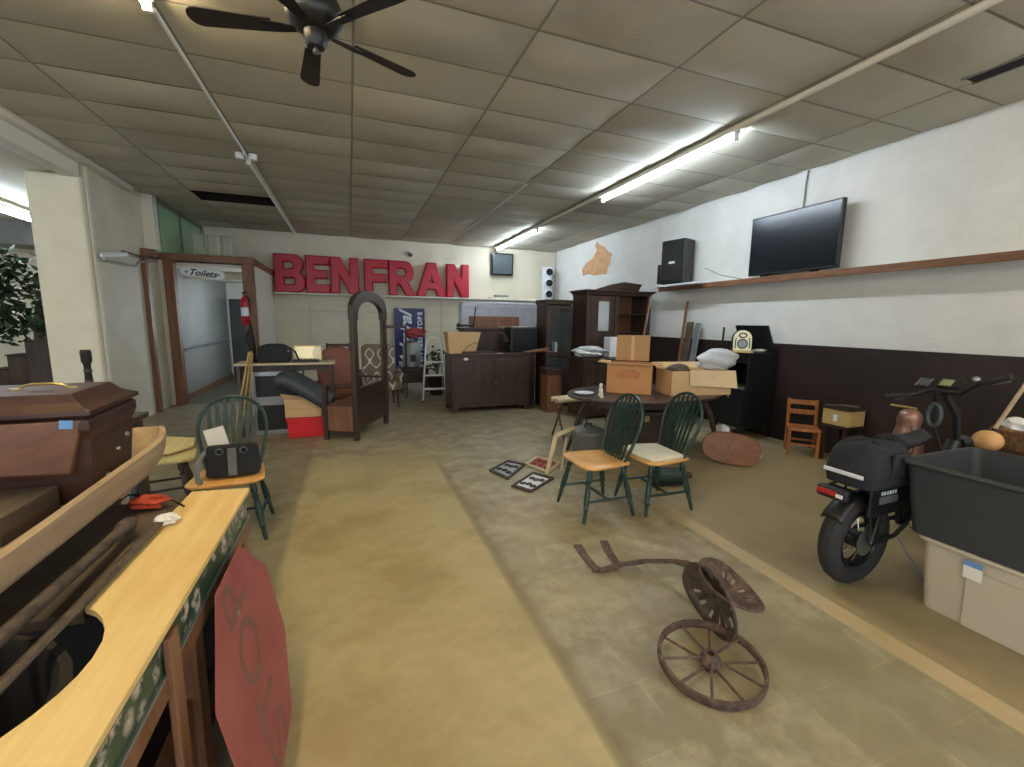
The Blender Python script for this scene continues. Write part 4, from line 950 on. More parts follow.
# dark square and camera on the back wall
a, b = at(491, 253, y=11.6), at(512, 276, y=11.6)
t = thing('wall_speaker', 'dark square box mounted high on the back wall right of the letters', 'speaker', ((a.x+b.x)/2, 11.6, b.z))
w = (b.x-a.x)/2; h = a.z-b.z
MB().bx(-w, w, -.08, .045, 0, h).build('box_body', 'screen', t, bevel=.006)
MB().bx(-w+.03, w-.03, -.086, -.08, .03, h-.03).build('front_mesh', 'slate', t)
p = at(411, 252, y=11.5)
t = thing('security_camera', 'small grey dome camera on the back wall above the letters', 'camera', (p.x, 11.6, p.z-.05))
MB().lathe([(.08, .05), (.08, .02), (.06, -.02), (.03, -.05), (.0001, -.06)], 18).build('dome', 'galv', t, True)
MB().bx(-.06, .06, -.0, .048, .0, .09).build('bracket', 'white_pl', t, bevel=.004)
MB().sphere((0, -.05, .0), .03, 12).build('lens', 'black', t, True)
# traffic light
a, b = at(544, 266, y=11.3), at(556, 300, y=11.3)
t = thing('traffic_light', 'white-bodied traffic light with three dark lenses in the far corner', 'traffic light', ((a.x+b.x)/2-.02, 11.42, b.z), R(-12))
h = a.z-b.z
MB().bx(-.15, .13, 0, .14, 0, h).build('signal_housing', 'signw', t, bevel=.02)
for k in range(3):
    z = h*(.17+.33*k)
    vz = MB(); n = 18
    vz.tube([(0.02, 0, z), (0.02, -.13, z)], h*.125, n); vz.build('visor', 'signw', t, True)
    MB().cyl((.02, -.132, z), (.02, -.138, z), h*.105, n=18).build('lens', 'screen', t, True)
tag(local(MB().bx(5.30, 5.42, 11.56, 11.648, b.z-.06, b.z-.002).build('wall_bracket', 'steel'), (5.36, 11.6, b.z-.06)), 'steel bracket under the traffic light', 'bracket')

# ---------------------------------------------------------------- dark wardrobes at the back right
def wardrobe(label, cx, y0, w, d, h, kind):
    t = thing('wardrobe', label, 'cabinet', (cx, y0, 0))
    MB().bx(-w/2, -w/2+.03, 0, d, .06, h).build('side_panel', 'dkwood', t, bevel=.004)
    MB().bx(w/2-.03, w/2, 0, d, .06, h).build('side_panel', 'dkwood', t, bevel=.004)
    MB().bx(-w/2+.03, w/2-.03, d-.02, d, .06, h).build('back_panel', 'redwood' if kind else 'dkwood', t)
    MB().bx(-w/2, w/2, .0, d, .0, .12).build('base', 'dkwoodx', t, bevel=.006)
    m = MB(); pr = [(w/2, h), (w/2+.03, h+.03), (w/2+.07, h+.06), (w/2+.07, h+.085)]
    for z0, z1, e in ((h-.0, h+.035, .02), (h+.035, h+.06, .05 if kind else .02), (h+.06, h+.085, .08 if kind else .03)): MB().bx(-w/2-e, w/2+e, -e, d, z0, z1).build('cornice', 'dkwoodx', t, bevel=.006)
    for z in ((.6, 1.0, 1.4, 1.75) if kind else (.9, 1.5)): MB().bx(-w/2+.03, w/2-.03, .05, d-.02, z, z+.02).build('shelf', 'dkwoodx', t)
    return t
wd = wardrobe('tall dark wardrobe with an open right bay, nearest the right wall', 4.70, 6.95, 1.36, .55, 2.10, 1)
MB().bx(-.70, -.12, -.035, -.005, .7, 2.08).build('door', 'dkwood', wd, bevel=.006)
dr = MB().bx(-.68, -.08, -.042, -.006, .1, .68).build('door', 'dkwood', wd, bevel=.006)
MB().bx(-.46, -.24, -.038, -.0355, 1.45, 1.98).build('mirror_pane', mat('mirror_pane_silver', (214, 222, 220), .18, .7, var=.03), wd)
MB().bx(-.10, -.02, -.02, .02, .1, 2.08).build('mullion', 'dkwood', wd)
MB().bx(.62, .70, -.02, .02, .1, 2.08).build('mullion', 'dkwood', wd)
MB().tube([(.02, .3, .12), (.06, .3, 2.0)], .04, 4).build('inner_board', 'redwood', wd)
MB().prism([(-.52, 0), (.42, 0), (.50, .13), (.1, .16), (-.2, .10)], .05, frame_mx((0, .06, 2.188), (1, 0, 0), (0, 0, 1))).build('crest', 'dkwoodx', wd, bevel=.008)
wf = wardrobe('narrower dark glass-fronted wardrobe left of the tall one', 3.64, 7.3, .52, .45, 1.92, 0)
MB().bx(-.26, -.19, -.03, -.004, .1, 1.9).bx(.19, .26, -.03, -.004, .1, 1.9).bx(-.19, .19, -.03, -.004, 1.83, 1.9).bx(-.19, .19, -.03, -.004, .95, 1.05).bx(-.19, .19, -.03, -.004, .1, .2).build('glazed_door', 'dkwood', wf, bevel=.004)
MB().bx(-.19, .19, -.02, -.015, 1.05, 1.83).build('upper_pane', 'clear', wf)
MB().bx(-.19, .19, -.02, -.015, .2, .95).build('lower_pane', 'clear', wf)
for i, (x, z, m_, lb) in enumerate(((3.56, .921, 'teal', 'teal book standing in the glass-fronted wardrobe'), (3.62, .921, 'paper', 'white book beside the teal one in the glass-fronted wardrobe'))):
    o = MB().bx(-.022, .022, -.1, .1, 0, .30).build('book', m_, bevel=.004, loc=(x, 7.45, z)); tag(o, lb, 'book')
# white paper stack before the wardrobes
p0 = at(592, 362, y=6.6)
t = thing('wooden_cabinet', 'low dark cabinet draped with clear plastic before the tall wardrobe', 'cabinet', (3.95, 6.15, 0))
MB().bx(-.42, .42, 0, .5, .05, .98).build('cabinet_body', 'dkwood', t, bevel=.008)
MB().bx(-.44, .44, -.02, .52, .98, 1.01).build('top', 'dkwoodx', t, bevel=.006)
for s in (-1, 1): MB().bx(s*.21-.18, s*.21+.18, -.014, 0, .12, .9).build('door', 'dkwood', t, bevel=.005)
o = lump('plastic_bag', 'bag', (3.78, 6.4, 1.012), .18, (1.6, .9, .55), 21, .4); tag(o, 'clear plastic sheet bundled on the low dark cabinet', 'bag')
o = MB().bx(-.16, .16, -.1, .1, 0, .34).build('white_box', 'signw', bevel=.008, loc=(4.34, 6.5, 1.012)); tag(o, 'pale box standing on the low cabinet at the foot of the tall wardrobe', 'box')
# brown box pedestal right of the chest
t = thing('pedestal', 'narrow mid-brown pedestal between the large chest and the wardrobes', 'pedestal', (3.36, 6.84, 0))
MB().bx(-.14, .14, 0, .3, 0, .68).build('pedestal_body', 'redwood', t, bevel=.006)
MB().bx(-.17, .17, -.03, .33, .68, .78).build('top', 'dkwoodx', t, bevel=.01)
t = thing('narrow_cabinet', 'narrow dark cabinet squeezed between the large chest and the pedestal', 'cabinet', (3.17, 7.5, 0))
MB().bx(-.08, .09, 0, .35, 0, 1.0).build('cabinet_body', 'dkwood', t, bevel=.006)
MB().bx(-.09, .10, -.01, .36, 1.0, 1.035).build('top', 'dkwoodx', t, bevel=.006)
t = thing('wooden_rack', 'dark slatted rack standing behind the pedestal near the traffic light', 'rack', (4.1, 9.6, 0))
MB().bx(-.32, .30, .0, .4, 0, 1.5).build('rack_body', 'dkwood', t, bevel=.006)
for k in range(5): MB().bx(-.3, .28, -.02, 0, 1.48-.14*k-.06, 1.48-.14*k).build('slat', 'dkwoodx', t, bevel=.004)

# planks and sticks against the right wall
def plank(label, p0, p1, x0, x1, w, m, yb=None):
    a = at(*p0, x=x0); b = at(*p1, x=x1)
    d = (b-a); a2 = a-d*((a.z-.01)/d.z)
    o = MB().slab([(a2.x, a2.y-w/2, a2.z), (a2.x, a2.y+w/2, a2.z), (b.x, b.y+w/2, b.z), (b.x, b.y-w/2, b.z)], (1, 0, .1), .022).build('plank', m, bevel=.003)
    local(o, a2); return tag(o, label, 'plank', 'planks leaning on the right wall')
plank('tallest thin plank leaning on the right wall behind the boxes', (680, 350), (687, 301), 5.3, 5.56, .05, 'redwood')
plank('wide grey-brown plank leaning on the right wall, middle of three', (685, 352), (690, 322), 5.3, 5.52, .15, 'gray_old')
plank('grey plank leaning on the right wall, nearest the jukebox cabinet', (693, 352), (698, 323), 5.3, 5.54, .12, 'galv')
a = at(641, 350, y=6.55); b = at(651, 298, y=6.7)
a2 = a-(b-a)*((a.z-.01)/(b.z-a.z))
tag(local(MB().tube([a2, b], .022, 4).build('wooden_stick', 'redwood'), a2), 'brown stick leaning in front of the tall wardrobe, behind the boxes', 'stick')
a = at(715, 352, x=5.4); tag(local(MB().tube([(5.45, a.y, .01), (5.55, a.y, 1.55)], .014, 6).build('wooden_stick', 'blackm'), (5.45, a.y, .01)), 'thin dark stick leaning on the right wall left of the mantel clock', 'stick')
# patch of bare plaster
a = at(597, 260, x=5.64)
pp = [(0, .42), (.05, .50), (.02, .60), (.10, .66), (.15, .56), (.33, .44), (.37, .25), (.31, .10), (.33, -.02), (.2, -.1), (.07, -.04), (-.05, -.12), (-.2, -.06), (-.33, -.16), (-.42, -.05), (-.40, .1), (-.24, .22), (-.12, .24)]
pts = [at(px, py, x=5.638) for px, py in ((597, 241), (600, 245), (605, 247), (609, 252), (612, 253), (611, 262), (608, 268), (607, 274), (600, 275), (594, 276), (589, 274), (583, 276), (582, 270), (586, 263), (592, 259), (595, 254), (597, 250), (595, 246))]
t = thing('wall_patch', 'tan irregular bare-plaster patch high on the right wall', 'patch', (5.64, a.y, a.z))
fm = frame_mx((0, 0, 0), (0, -1, 0), (0, 0, 1))
pl = [(-(p.y-a.y), p.z-a.z) for p in pts]
MB().prism(pl, .008, fm @ Matrix.Translation((0, 0, -.0))).build('bare_plaster', 'tan', t)
cxp = sum(p[0] for p in pl)/len(pl); czp = sum(p[1] for p in pl)/len(pl)
MB().prism([(cxp+(p[0]-cxp)*1.09, czp+(p[1]-czp)*1.07) for p in pl], .004, fm).build('paint_edge', 'signw', t)

# ---------------------------------------------------------------- oval table with cartons
TC = (3.36, 4.32)
t = thing('oval_table', 'dark oval table crowded with cardboard boxes behind the green chairs', 'table', (TC[0], TC[1], 0))
TZ = .77
MB().prism(arc(0, 0, 1.02, 0, 360, 40, .66)[:-1], .03, Matrix.Translation((0, 0, TZ-.03))).build('tabletop', 'dkwoodx', t, bevel=.008)
MB().prism(arc(0, 0, .84, 0, 360, 32, .5)[:-1], .08, Matrix.Translation((0, 0, TZ-.115))).build('apron', 'dkwoodx', t)
for sx, sy in ((-1, -1), (1, -1), (1, 1), (-1, 1)):
    MB().tube([(sx*.62, sy*.30, TZ-.11), (sx*.70, sy*.34, .5), (sx*.84, sy*.40, .0)], [.04, .034, .018], 8).build('leg', 'dkwood', t, True)
tk = thing('trunk', 'dark brown trunk on the floor beneath the oval table', 'trunk', (3.42, 4.5, 0), R(-12))
MB().bx(-.38, .38, -.2, .2, 0, .44).build('trunk_body', 'dkwoodx', tk, bevel=.01)
MB().bx(-.39, .39, -.21, .21, .44, .52).build('lid', 'dkwoodx', tk, bevel=.02)
MB().bx(-.03, .03, -.225, -.205, .40, .47).build('clasp', 'brass', tk, bevel=.003)
def carton(label, x0, x1, y0, y1, z0, z1, m, flaps=(), rz=0):
    t = thing('cardboard_box', label, 'box', ((x0+x1)/2, (y0+y1)/2, z0), rz)
    w, d, h = (x1-x0)/2, (y1-y0)/2, z1-z0; k = .004
    m_ = MB().bx(-w, w, -d, -d+k, 0, h).bx(-w, w, d-k, d, 0, h).bx(-w, -w+k, -d+k, d-k, 0, h).bx(w-k, w, -d+k, d-k, 0, h).bx(-w+k, w-k, -d+k, d-k, 0, k)
    m_.build('carton', m, t)
    for side, ln, dr_ in flaps:
        if side == 'f': q = [(-w, -d, h), (w, -d, h), (w, -d-ln, h+dr_), (-w, -d-ln, h+dr_)]
        if side == 'b': q = [(-w, d, h), (w, d, h), (w, d+ln, h+dr_), (-w, d+ln, h+dr_)]
        if side == 'l': q = [(-w, -d, h), (-w, d, h), (-w-ln, d, h+dr_), (-w-ln, -d, h+dr_)]
        if side == 'r': q = [(w, -d, h), (w, d, h), (w+ln, d, h+dr_), (w+ln, -d, h+dr_)]
        MB().slab(q, (0, -.3 if side == 'f' else 0, 1), .005).build('flap', 'card' if m == 'cardor' else 'card2', t)
    return t
def carton_at(label, A, B, dp, z0, z1, m, flaps=()):
    "an open carton: its front bottom edge from A to B, depth dp away from the viewer"
    rz = math.atan2(B[1]-A[1], B[0]-A[0]); W_ = math.hypot(B[1]-A[1], B[0]-A[0])
    cx = (A[0]+B[0])/2-math.sin(rz)*dp/2; cy = (A[1]+B[1])/2+math.cos(rz)*dp/2
    return carton(label, cx-W_/2, cx+W_/2, cy-dp/2, cy+dp/2, z0, z1, m, flaps, rz), W_/2
z1 = at(605, 363, y=4.44).z
t, hw = carton_at('open orange-brown cardboard box on the left half of the oval table', (2.86, 4.42), (3.25, 4.09), .36, TZ+.001, z1, 'cardor', (('l', .12, .01), ('f', .06, -.0), ('r', .12, -.01)))
MB().prism([(-.12, .2), (.10, .2), (.14, .27), (.05, .31), (-.1, .29), (-.16, .25)], .001, frame_mx((0, -.1815, -.02), (1, 0, 0), (0, 0, 1))).build('faded_print', mat('faded_print_ink', (190, 124, 82), .8, var=.1), t)
ztop = at(630, 335.5, y=4.55).z
c, d = at(616, 357, y=4.66), at(649, 357, y=4.41)
t, hw = carton_at('smaller brown box standing on the open orange-brown box', (c.x, c.y), (d.x, d.y), .2, z1+.012, ztop, 'card', ())
MB().bx(-hw, hw, -.10, .10, ztop-z1-.017, ztop-z1-.012).build('lid', 'card', t)
MB().bx(-.02, .02, -.1005, -.10, .0, ztop-z1-.02).build('seam_tape', 'card2', t)
z2 = at(690, 371, y=3.95).z
t, hw = carton_at('tan cardboard box with a pale front flap on the right half of the oval table', (3.44, 3.97), (4.20, 3.84), .36, TZ+.001, z2, 'card2', (('b', .12, .06),))
MB().slab([(-.16+.0, -.19, .12), (hw+.02, -.26, .09), (hw+.01, -.22, z2-TZ+.005), (-.17, -.19, z2-TZ+.01)], (0, -1, 0), .006).build('front_flap', mat('light_card', (232, 204, 162), .85, var=.05), t)
p = at(707, 362, y=4.35)
o = lump('plastic_bag', 'bag', (p.x+.03, 4.22, z2-.06), .20, (1.5, .6, .75), 44, .35); tag(o, 'milky plastic bag bulging from the tan box near the mantel clock', 'bag')
o = lump('cloth', 'rustdk', (3.66, 4.12, z2-.12), .12, (1.3, .8, .8), 41, .3); tag(o, 'brown cloth heaped in the left side of the tan cardboard box', 'cloth')

# small things on the table's left end
p = at(585, 388, y=4.3)
t = thing('white_dish', 'flat white dish on the left end of the oval table', 'dish', (p.x+.02, 4.35, TZ+.001))
MB().lathe([(.05, 0), (.06, .008), (.11, .022), (.112, .026), (.05, .012), (.0001, .01)], 24).build('dish_body', 'signw', t, True)
def fig(label, x, y, s):
    t = thing('figurine', label, 'figurine', (x, y, TZ+.001))
    MB().lathe([(.025*s, 0), (.026*s, .01*s), (.014*s, .03*s), (.02*s, .06*s), (.012*s, .085*s), (.0001, .09*s)], 14).build('figurine_body', 'cushion', t, True)
    MB().sphere((0, 0, .1*s), .016*s, 10).build('head', 'signw', t)
fig('taller small pale figurine on the left end of the oval table', p.x+.16, 4.22, 1.25); fig('shorter small pale figurine beside the white dish', p.x+.10, 4.10, .8)
# wooden rolls on something low behind
t = thing('folding_stool', 'low folding stool with pale rolled top left of the oval table', 'stool', (2.83, 5.2, 0))
p = at(583, 403, y=5.2)
MB().cyl((-.27, -.05, .55), (.25, -.05, .57), .035, n=12).build('roll', 'beige', t, True)
MB().cyl((-.27, .1, .55), (.25, .1, .57), .035, n=12).build('roll', 'beige', t, True)
for sx in (-.2, .2): MB().tube([(sx, -.2, 0), (sx, .1, .52)], .014, 6).build('leg', 'dkwood', t); MB().tube([(sx+.03, .25, 0), (sx+.03, -.05, .52)], .014, 6).build('leg', 'dkwood', t)
# lidded tub, L-shaped wooden piece
t = thing('lidded_tub', 'round pale-grey lidded tub on the floor behind the green chair', 'tub', (2.56, 4.3, 0))
MB().lathe([(.15, 0), (.17, .02), (.19, .33), (.20, .34)], 28).build('tub_body', 'galv', t, True)
lid_ = MB().lathe([(.21, .335), (.21, .355), (.15, .385), (.0001, .395)], 28).build('lid', 'galv', t, True)
MB().tube([(-.05, 0, .39), (-.04, 0, .43), (.04, 0, .43), (.05, 0, .39)], .009, 6).build('lid_handle', 'black', lid_, True)
t = thing('wooden_stand', 'pale wooden upright frame leaning by the floor tiles, left of the green chair', 'stand', (1.95, 3.95, 0))
b0 = at(547, 476, y=3.95); b1 = at(556, 436, y=4.0); b2 = at(574, 428, y=4.3)
o_ = Vector(t.location); b0.z = .02
MB().tube([b0-o_, b1-o_], .028, 4).build('upright', 'beige', t)
MB().tube([b1-o_, b2-o_], .032, 4).build('top_arm', 'beige', t)
MB().tube([at(560, 476, y=4.05)-o_+Vector((0, 0, .0)), at(566, 438, y=4.2)-o_], .014, 4).build('second_upright', 'beige', t)
# three metal-and-glass frames on the floor
def floor_frame(label, pix, m1, m2, z=.004):
    q = [at(px, py, z=z) for px, py in pix]; c = sum(q, Vector())/4; 
    t = thing('picture_frame', label, 'frame', c, 0, 'frames lying on the floor')
    r = [p-c for p in q]; k = .82
    inn = [p*k for p in r]
    m = MB()
    for i in range(4):
        j = (i+1) % 4; m.slab([r[i], r[j], inn[j], inn[i]], (0, 0, 1), .018)
    m.build('frame_border', m1, t)
    m = MB(); m.slab([p*.84 for p in r], (0, 0, 1), .006); m.build('panel', m2, t)
    m = MB()
    for u, v in ((.2, .25), (.5, .3), (.8, .25), (.25, .7), (.52, .68), (.78, .74)):
        cc = inn[0].lerp(inn[1], u).lerp(inn[3].lerp(inn[2], u), v); m.tube([cc+Vector((.028*math.cos(a_*PI/4), .022*math.sin(a_*PI/4), .012)) for a_ in range(8)], .006, 5, closed=True)
    m.build('scroll_pattern', 'rustdk' if m2 != 'oldred' else 'pink', t)
floor_frame('ornate dark metal frame with a pale panel, leftmost on the floor', ((489, 471), (508, 480), (526, 465), (508, 461)), 'rustdk', 'galv')
floor_frame('ornate dark metal frame lying nearest the green chair and the camera', ((511, 487), (531, 493), (554, 479), (533, 473)), 'rustdk', 'signw')
floor_frame('frame with a faded red panel lying behind the two dark metal frames', ((525, 465), (549, 474), (561, 463), (536, 457)), 'beige', 'oldred')
# dark motor and parts under the chairs
t = thing('electric_motor', 'dark oily machine part lying under the cushioned green chair', 'machine part', (2.98, 3.35, 0), R(-15))
MB().cyl((-.2, 0, .085), (.12, 0, .085), .08, n=20).build('motor_barrel', 'gwood', t, True)
MB().cyl((.12, 0, .085), (.2, 0, .085), .05, .03, n=16).build('end_cap', 'rustdk', t, True)
MB().bx(-.18, .08, -.07, .07, 0, .03).build('foot_plate', 'blackm', t, bevel=.004)
# oval tray and white bag by the table leg
t = thing('oval_tray', 'brown oval wooden tray leaning on edge by the table leg', 'tray', (3.98, 3.62, 0))
c = at(730, 459, y=3.62); cz = .17
A_ = (at(757, 466, y=3.5)-at(704, 455, y=3.8)); 
ax1 = Vector((.72, -.62, -.10)).normalized(); ax2 = Vector((.10, .25, .95)); ax2 = (ax2-ax1*ax2.dot(ax1)).normalized()
tm = frame_mx((c.x-3.98, 0, cz+.02), ax1, ax2)
sup = [(.30*math.copysign(abs(math.cos(k*PI/20))**.7, math.cos(k*PI/20)), .172*math.copysign(abs(math.sin(k*PI/20))**.8, math.sin(k*PI/20))) for k in range(40)]
MB().prism(sup, .014, tm).build('tray_board', 'traywood', t, bevel=.003)
MB().tube([tm @ Vector((x, y, .014)) for x, y in sup], .008, 6, closed=True).build('raised_rim', 'traywood', t, True)
MB().prism(arc(-.03, 0, .06, 0, 360, 24, .04)[:-1], .002, tm @ Matrix.Translation((0, 0, .014))).build('centre_inlay', 'redwood', t)
p = at(722, 430, y=4.1)
o = lump('plastic_bag', 'paper', (4.42, 4.12, .0), .11, (1, 1, 1.5), 51, .35); tag(o, 'white plastic bag slumped on the floor beside the table leg', 'bag')
p = at(762, 460, z=0); o = lump('paper_scrap', 'paper', (p.x-.1, p.y+.02, .0), .07, (1.2, .8, .8), 57, .5); tag(o, 'crumpled white paper on the floor right of the oval tray', 'paper')

# ---------------------------------------------------------------- jukebox-like cabinet with clock
x0, x1, y0, y1 = 5.03, 5.56, 4.36, 4.90
zt = at(752, 355, y=y0).z
t = thing('record_cabinet', 'black cabinet with raised lid standing against the dark wall panel', 'cabinet', ((x0+x1)/2, (y0+y1)/2, 0))
w, d = (x1-x0)/2, (y1-y0)/2
MB().bx(-w+.02, w, -d, d, .16, .70).bx(-w+.02, w, -d, -d+.03, .70, zt).bx(-w+.02, w, d-.03, d, .70, zt).bx(w-.02, w, -d+.03, d-.03, .70, zt).bx(-w+.02, -w+.05, -d+.03, d-.03, zt-.12, zt).build('cabinet_body', 'black', t, bevel=.006)
MB().bx(-w, -w+.018, -d+.03, d-.03, .22, .66).build('door', 'black', t, bevel=.006)
MB().bx(-w-.01, w, -d-.01, d+.01, zt, zt+.025).build('top', 'black', t, bevel=.006)
MB().bx(-w+.05, w-.03, -d+.03, d-.03, .70, .715).build('inner_shelf', 'grey', t)
MB().sphere((-w-.01, .0, .58), .014, 10).build('knob', 'brass', t)
for sx in (-1, 1):
    for sy in (-1, 1): MB().tube([(sx*(w-.05), sy*(d-.05), .17), (sx*(w-.03), sy*(d-.03), 0)], [.022, .012], 8).build('leg', 'black', t, True)
MB().slab([(w-.02, -d, zt+.026), (w-.02, d, zt+.026), (w-.20, d, zt+.40), (w-.20, -d, zt+.40)], (-1, 0, -.3), .025).build('raised_lid', 'black', t, bevel=.004)
zc = zt+.026
c = at(745, 355, y=4.42)
t = thing('mantel_clock', 'pale arch-topped mantel clock standing on the black cabinet', 'clock', (c.x+.03, 4.52, zc), R(-38))
fm = frame_mx((0, 0, 0), (1, 0, 0), (0, 0, 1))
MB().prism([(-.12, .02), (.12, .02)]+arc(0, .19, .12, 0, 180, 12), .10, fm @ Matrix.Translation((0, 0, -.05))).build('clock_case', 'black', t, bevel=.004)
MB().prism([(-.115, .025), (.115, .025)]+arc(0, .19, .115, 0, 180, 12), .012, fm @ Matrix.Translation((0, 0, .05))).build('front_plate', mat('pale_gilt', (226, 218, 178), .35, .5, var=.15, scale=30), t, bevel=.003)
MB().lathe([(.055, 0), (.055, .006), (.0001, .007)], 24, fm @ Matrix.Translation((0, .12, .062))).build('dial', 'galv', t, True)
MB().tube([fm @ Vector((.06*math.cos(k*PI/10), .12+.06*math.sin(k*PI/10), .066)) for k in range(20)], .008, 6, closed=True).build('bezel', 'black', t, True)
MB().tube([fm @ Vector((.045*math.cos(k*PI/8), .235+.028*math.sin(k*PI/8), .064)) for k in range(16)], .009, 5, closed=True).tube([fm @ Vector((-.085, .06, .064)), fm @ Vector((-.09, .13, .064)), fm @ Vector((-.08, .2, .064))], .007, 5).tube([fm @ Vector((.085, .06, .064)), fm @ Vector((.09, .13, .064)), fm @ Vector((.08, .2, .064))], .007, 5).build('scroll_ornament', 'black', t, True)
MB().bx(-.14, .14, -.08, .07, 0, .022).build('plinth', 'brass', t, bevel=.005)
o = lump('folded_cloth', 'cushion', (5.33, 4.46, zc), .08, (1.3, .8, .3), 61, .4); tag(o, 'pale crumpled lace cloth at the foot of the mantel clock', 'cloth')

# small honey chair and yellow box
t = side_chair('child_chair', 'small honey-brown wooden child chair by the dark wall panel', (5.24, 3.66, 0), R(-48), 'honey', 'honey', .66, .34, 2, .33)
a, b = at(820, 425, x=5.25), at(847, 426, x=5.25)
yc = (a.y+b.y)/2; wd_ = abs(a.y-b.y)/2
z0 = (a.z+b.z)/2
t = thing('record_box', 'yellow-fronted drawer box on a dark stand against the wall panel', 'box', (5.27, yc, z0))
MB().bx(0, .28, -wd_, wd_, 0, .185).build('box_body', 'yellow', t, bevel=.01)
MB().bx(-.012, .29, -wd_-.01, wd_+.01, .186, .20).build('lid', 'dkwoodx', t, bevel=.004)
MB().bx(-.008, 0, -.025, .02, .05, .13).build('catch', 'signw', t, bevel=.002)
tag(local(MB().tube([(5.3, yc+wd_, z0+.212), (5.36, yc, z0+.235), (5.33, yc-wd_-.05, z0+.25)], .014, 6).build('wooden_stick', 'gray_old', smooth=True), (5.3, yc, z0+.2)), 'thin brown stick lying on top of the yellow-fronted box', 'stick')
t = thing('low_stand', 'dark low stand carrying the yellow-fronted box', 'stand', (5.42, yc, 0))
MB().bx(-.16, .16, -wd_, wd_, z0-.03, z0-.001).build('stand_top', 'dkwoodx', t)
for sx in (-1, 1):
    for sy in (-1, 1): MB().bx(sx*.13-.02, sx*.13+.02, sy*(wd_-.03)-.02, sy*(wd_-.03)+.02, 0, z0-.03).build('leg', 'dkwood', t)

# ---------------------------------------------------------------- electric fat-tyre bike
BR = Vector((2.90, 1.63, 0)); hd_ = R(1)
t = thing('electric_bike', 'black fat-tyre electric bike with rear bag, parked right of the aisle', 'bike', BR, hd_)
def wheel(x, name):
    m = MB(); n = 40; r = .232; tr = .058; prof = []
    def ringp(k, j):
        a = 2*PI*k/n; b = 2*PI*j/12; bump_ = 1+(.07 if (k % 2) and abs(math.cos(b)) > -2 and math.cos(b) > .2 else 0)
        rr_ = r+tr*math.cos(b)*1.0*bump_; return (x+rr_*math.cos(a), tr*1.0*math.sin(b), .29+rr_*math.sin(a))
    vs = [ringp(k, j) for k in range(n) for j in range(12)]
    fs = [(k*12+j, k*12+(j+1) % 12, ((k+1) % n)*12+(j+1) % 12, ((k+1) % n)*12+j) for k in range(n) for j in range(12)]
    o = m.add(vs, fs).build(name, 'rubber', t)
    m = MB()
    for s in (-1, 1): m.tube([(x+.172*math.cos(2*PI*k/30), s*.032, .29+.172*math.sin(2*PI*k/30)) for k in range(30)], .008, 6, closed=True)
    m.tube([(x+.168*math.cos(2*PI*k/30), 0, .29+.168*math.sin(2*PI*k/30)) for k in range(30)], .03, 4, closed=True, flat=(1, .4))
    m.build('rim', 'black', o, True)
    MB().cyl((x, -.055, .29), (x, .055, .29), .055, n=20).build('hub_motor', 'black', o, True)
    m = MB()
    for k in range(12):
        a = 2*PI*k/12; m.tube([(x+.05*math.cos(a+.3), .03*(-1)**k, .29+.05*math.sin(a+.3)), (x+.165*math.cos(a), 0, .29+.165*math.sin(a))], .003, 4)
    m.build('spokes', 'steel', o)
    m = MB().lathe([(.04, 0), (.085, 0), (.085, .004), (.04, .004)], 24, Matrix.Translation((x, -.062, .29)) @ Matrix.Rotation(R(90), 4, 'X')); m.build('brake_disc', 'steel', o)
    return o
wheel(0, 'rear_wheel'); wheel(1.16, 'front_wheel')
m = MB(); m.tube([(0, .09, .29), (.25, .08, .30), (.46, .04, .33)], .014, 8).tube([(0, -.09, .29), (.25, -.08, .30), (.46, -.04, .33)], .014, 8)
m.tube([(0, .09, .29), (.1, .07, .5), (.34, .02, .66)], .012, 8).tube([(0, -.09, .29), (.1, -.07, .5), (.34, -.02, .66)], .012, 8)
m.tube([(.46, 0, .31), (.36, 0, .70)], .022, 10).tube([(.46, 0, .33), (.66, 0, .42), (.86, 0, .66), (.96, 0, .82)], .04, 12).tube([(.38, 0, .62), (.68, 0, .60), (.93, 0, .78)], .022, 10)
m.build('bike_frame', 'black', t, True)
MB().bx(.50, .78, -.045, .045, .42, .60).build('battery_box', 'black', t, bevel=.02)
m = MB(); m.tube([(1.16, .075, .29), (1.05, .075, .62), (1.03, .07, .66)], .016, 8).tube([(1.16, -.075, .29), (1.05, -.075, .62), (1.03, -.07, .66)], .016, 8).tube([(1.035, -.09, .66), (1.035, .09, .66)], .018, 8).tube([(1.035, 0, .66), (.97, 0, .90), (.93, 0, 1.04)], .022, 10)
m.build('fork', 'black', t, True)
# handlebar: left end (far) low, right end (near) high, as the bars are turned and the bike leans
Hc = Vector((.95, -.0, 1.06))
inv = Matrix.Rotation(-hd_, 4, 'Z')
def loc_(p): return inv @ (p-BR)
gl = loc_(at(886, 397, y=1.98)); gr = loc_(at(1012, 377, y=1.36)); gc = (gl+gr)/2+Vector((.04, 0, -.03))
hb = MB().tube([gl, gl.lerp(gc, .5)+Vector((0, 0, -.0)), gc+Vector((0, .08, 0)), gc-Vector((0, .08, 0)), gr.lerp(gc, .5), gr], .012, 10).build('handlebar', 'black', t, True)
for g, s in ((gl, 1), (gr, -1)): MB().tube([g, g.lerp(gc, .38)], .019, 12).build('grip', 'rubber', hb, True)
for g in (gl, gr): MB().tube([g.lerp(gc, .55)+Vector((.02, 0, -.0)), g.lerp(gc, .3)+Vector((.06, 0, -.015)), g.lerp(gc, .08)+Vector((.06, 0, -.02))], .007, 6, flat=(1, .6)).build('brake_lever', 'steel', hb, True)
MB().sphere(gr.lerp(gc, .52)+Vector((-.0, 0, .035)), .022, 14).build('bell', 'steel', hb, True)
MB().tube([gc+Vector((0, 0, -.01)), (.94, 0, 1.0)], .024, 10).build('stem', 'black', t, True)
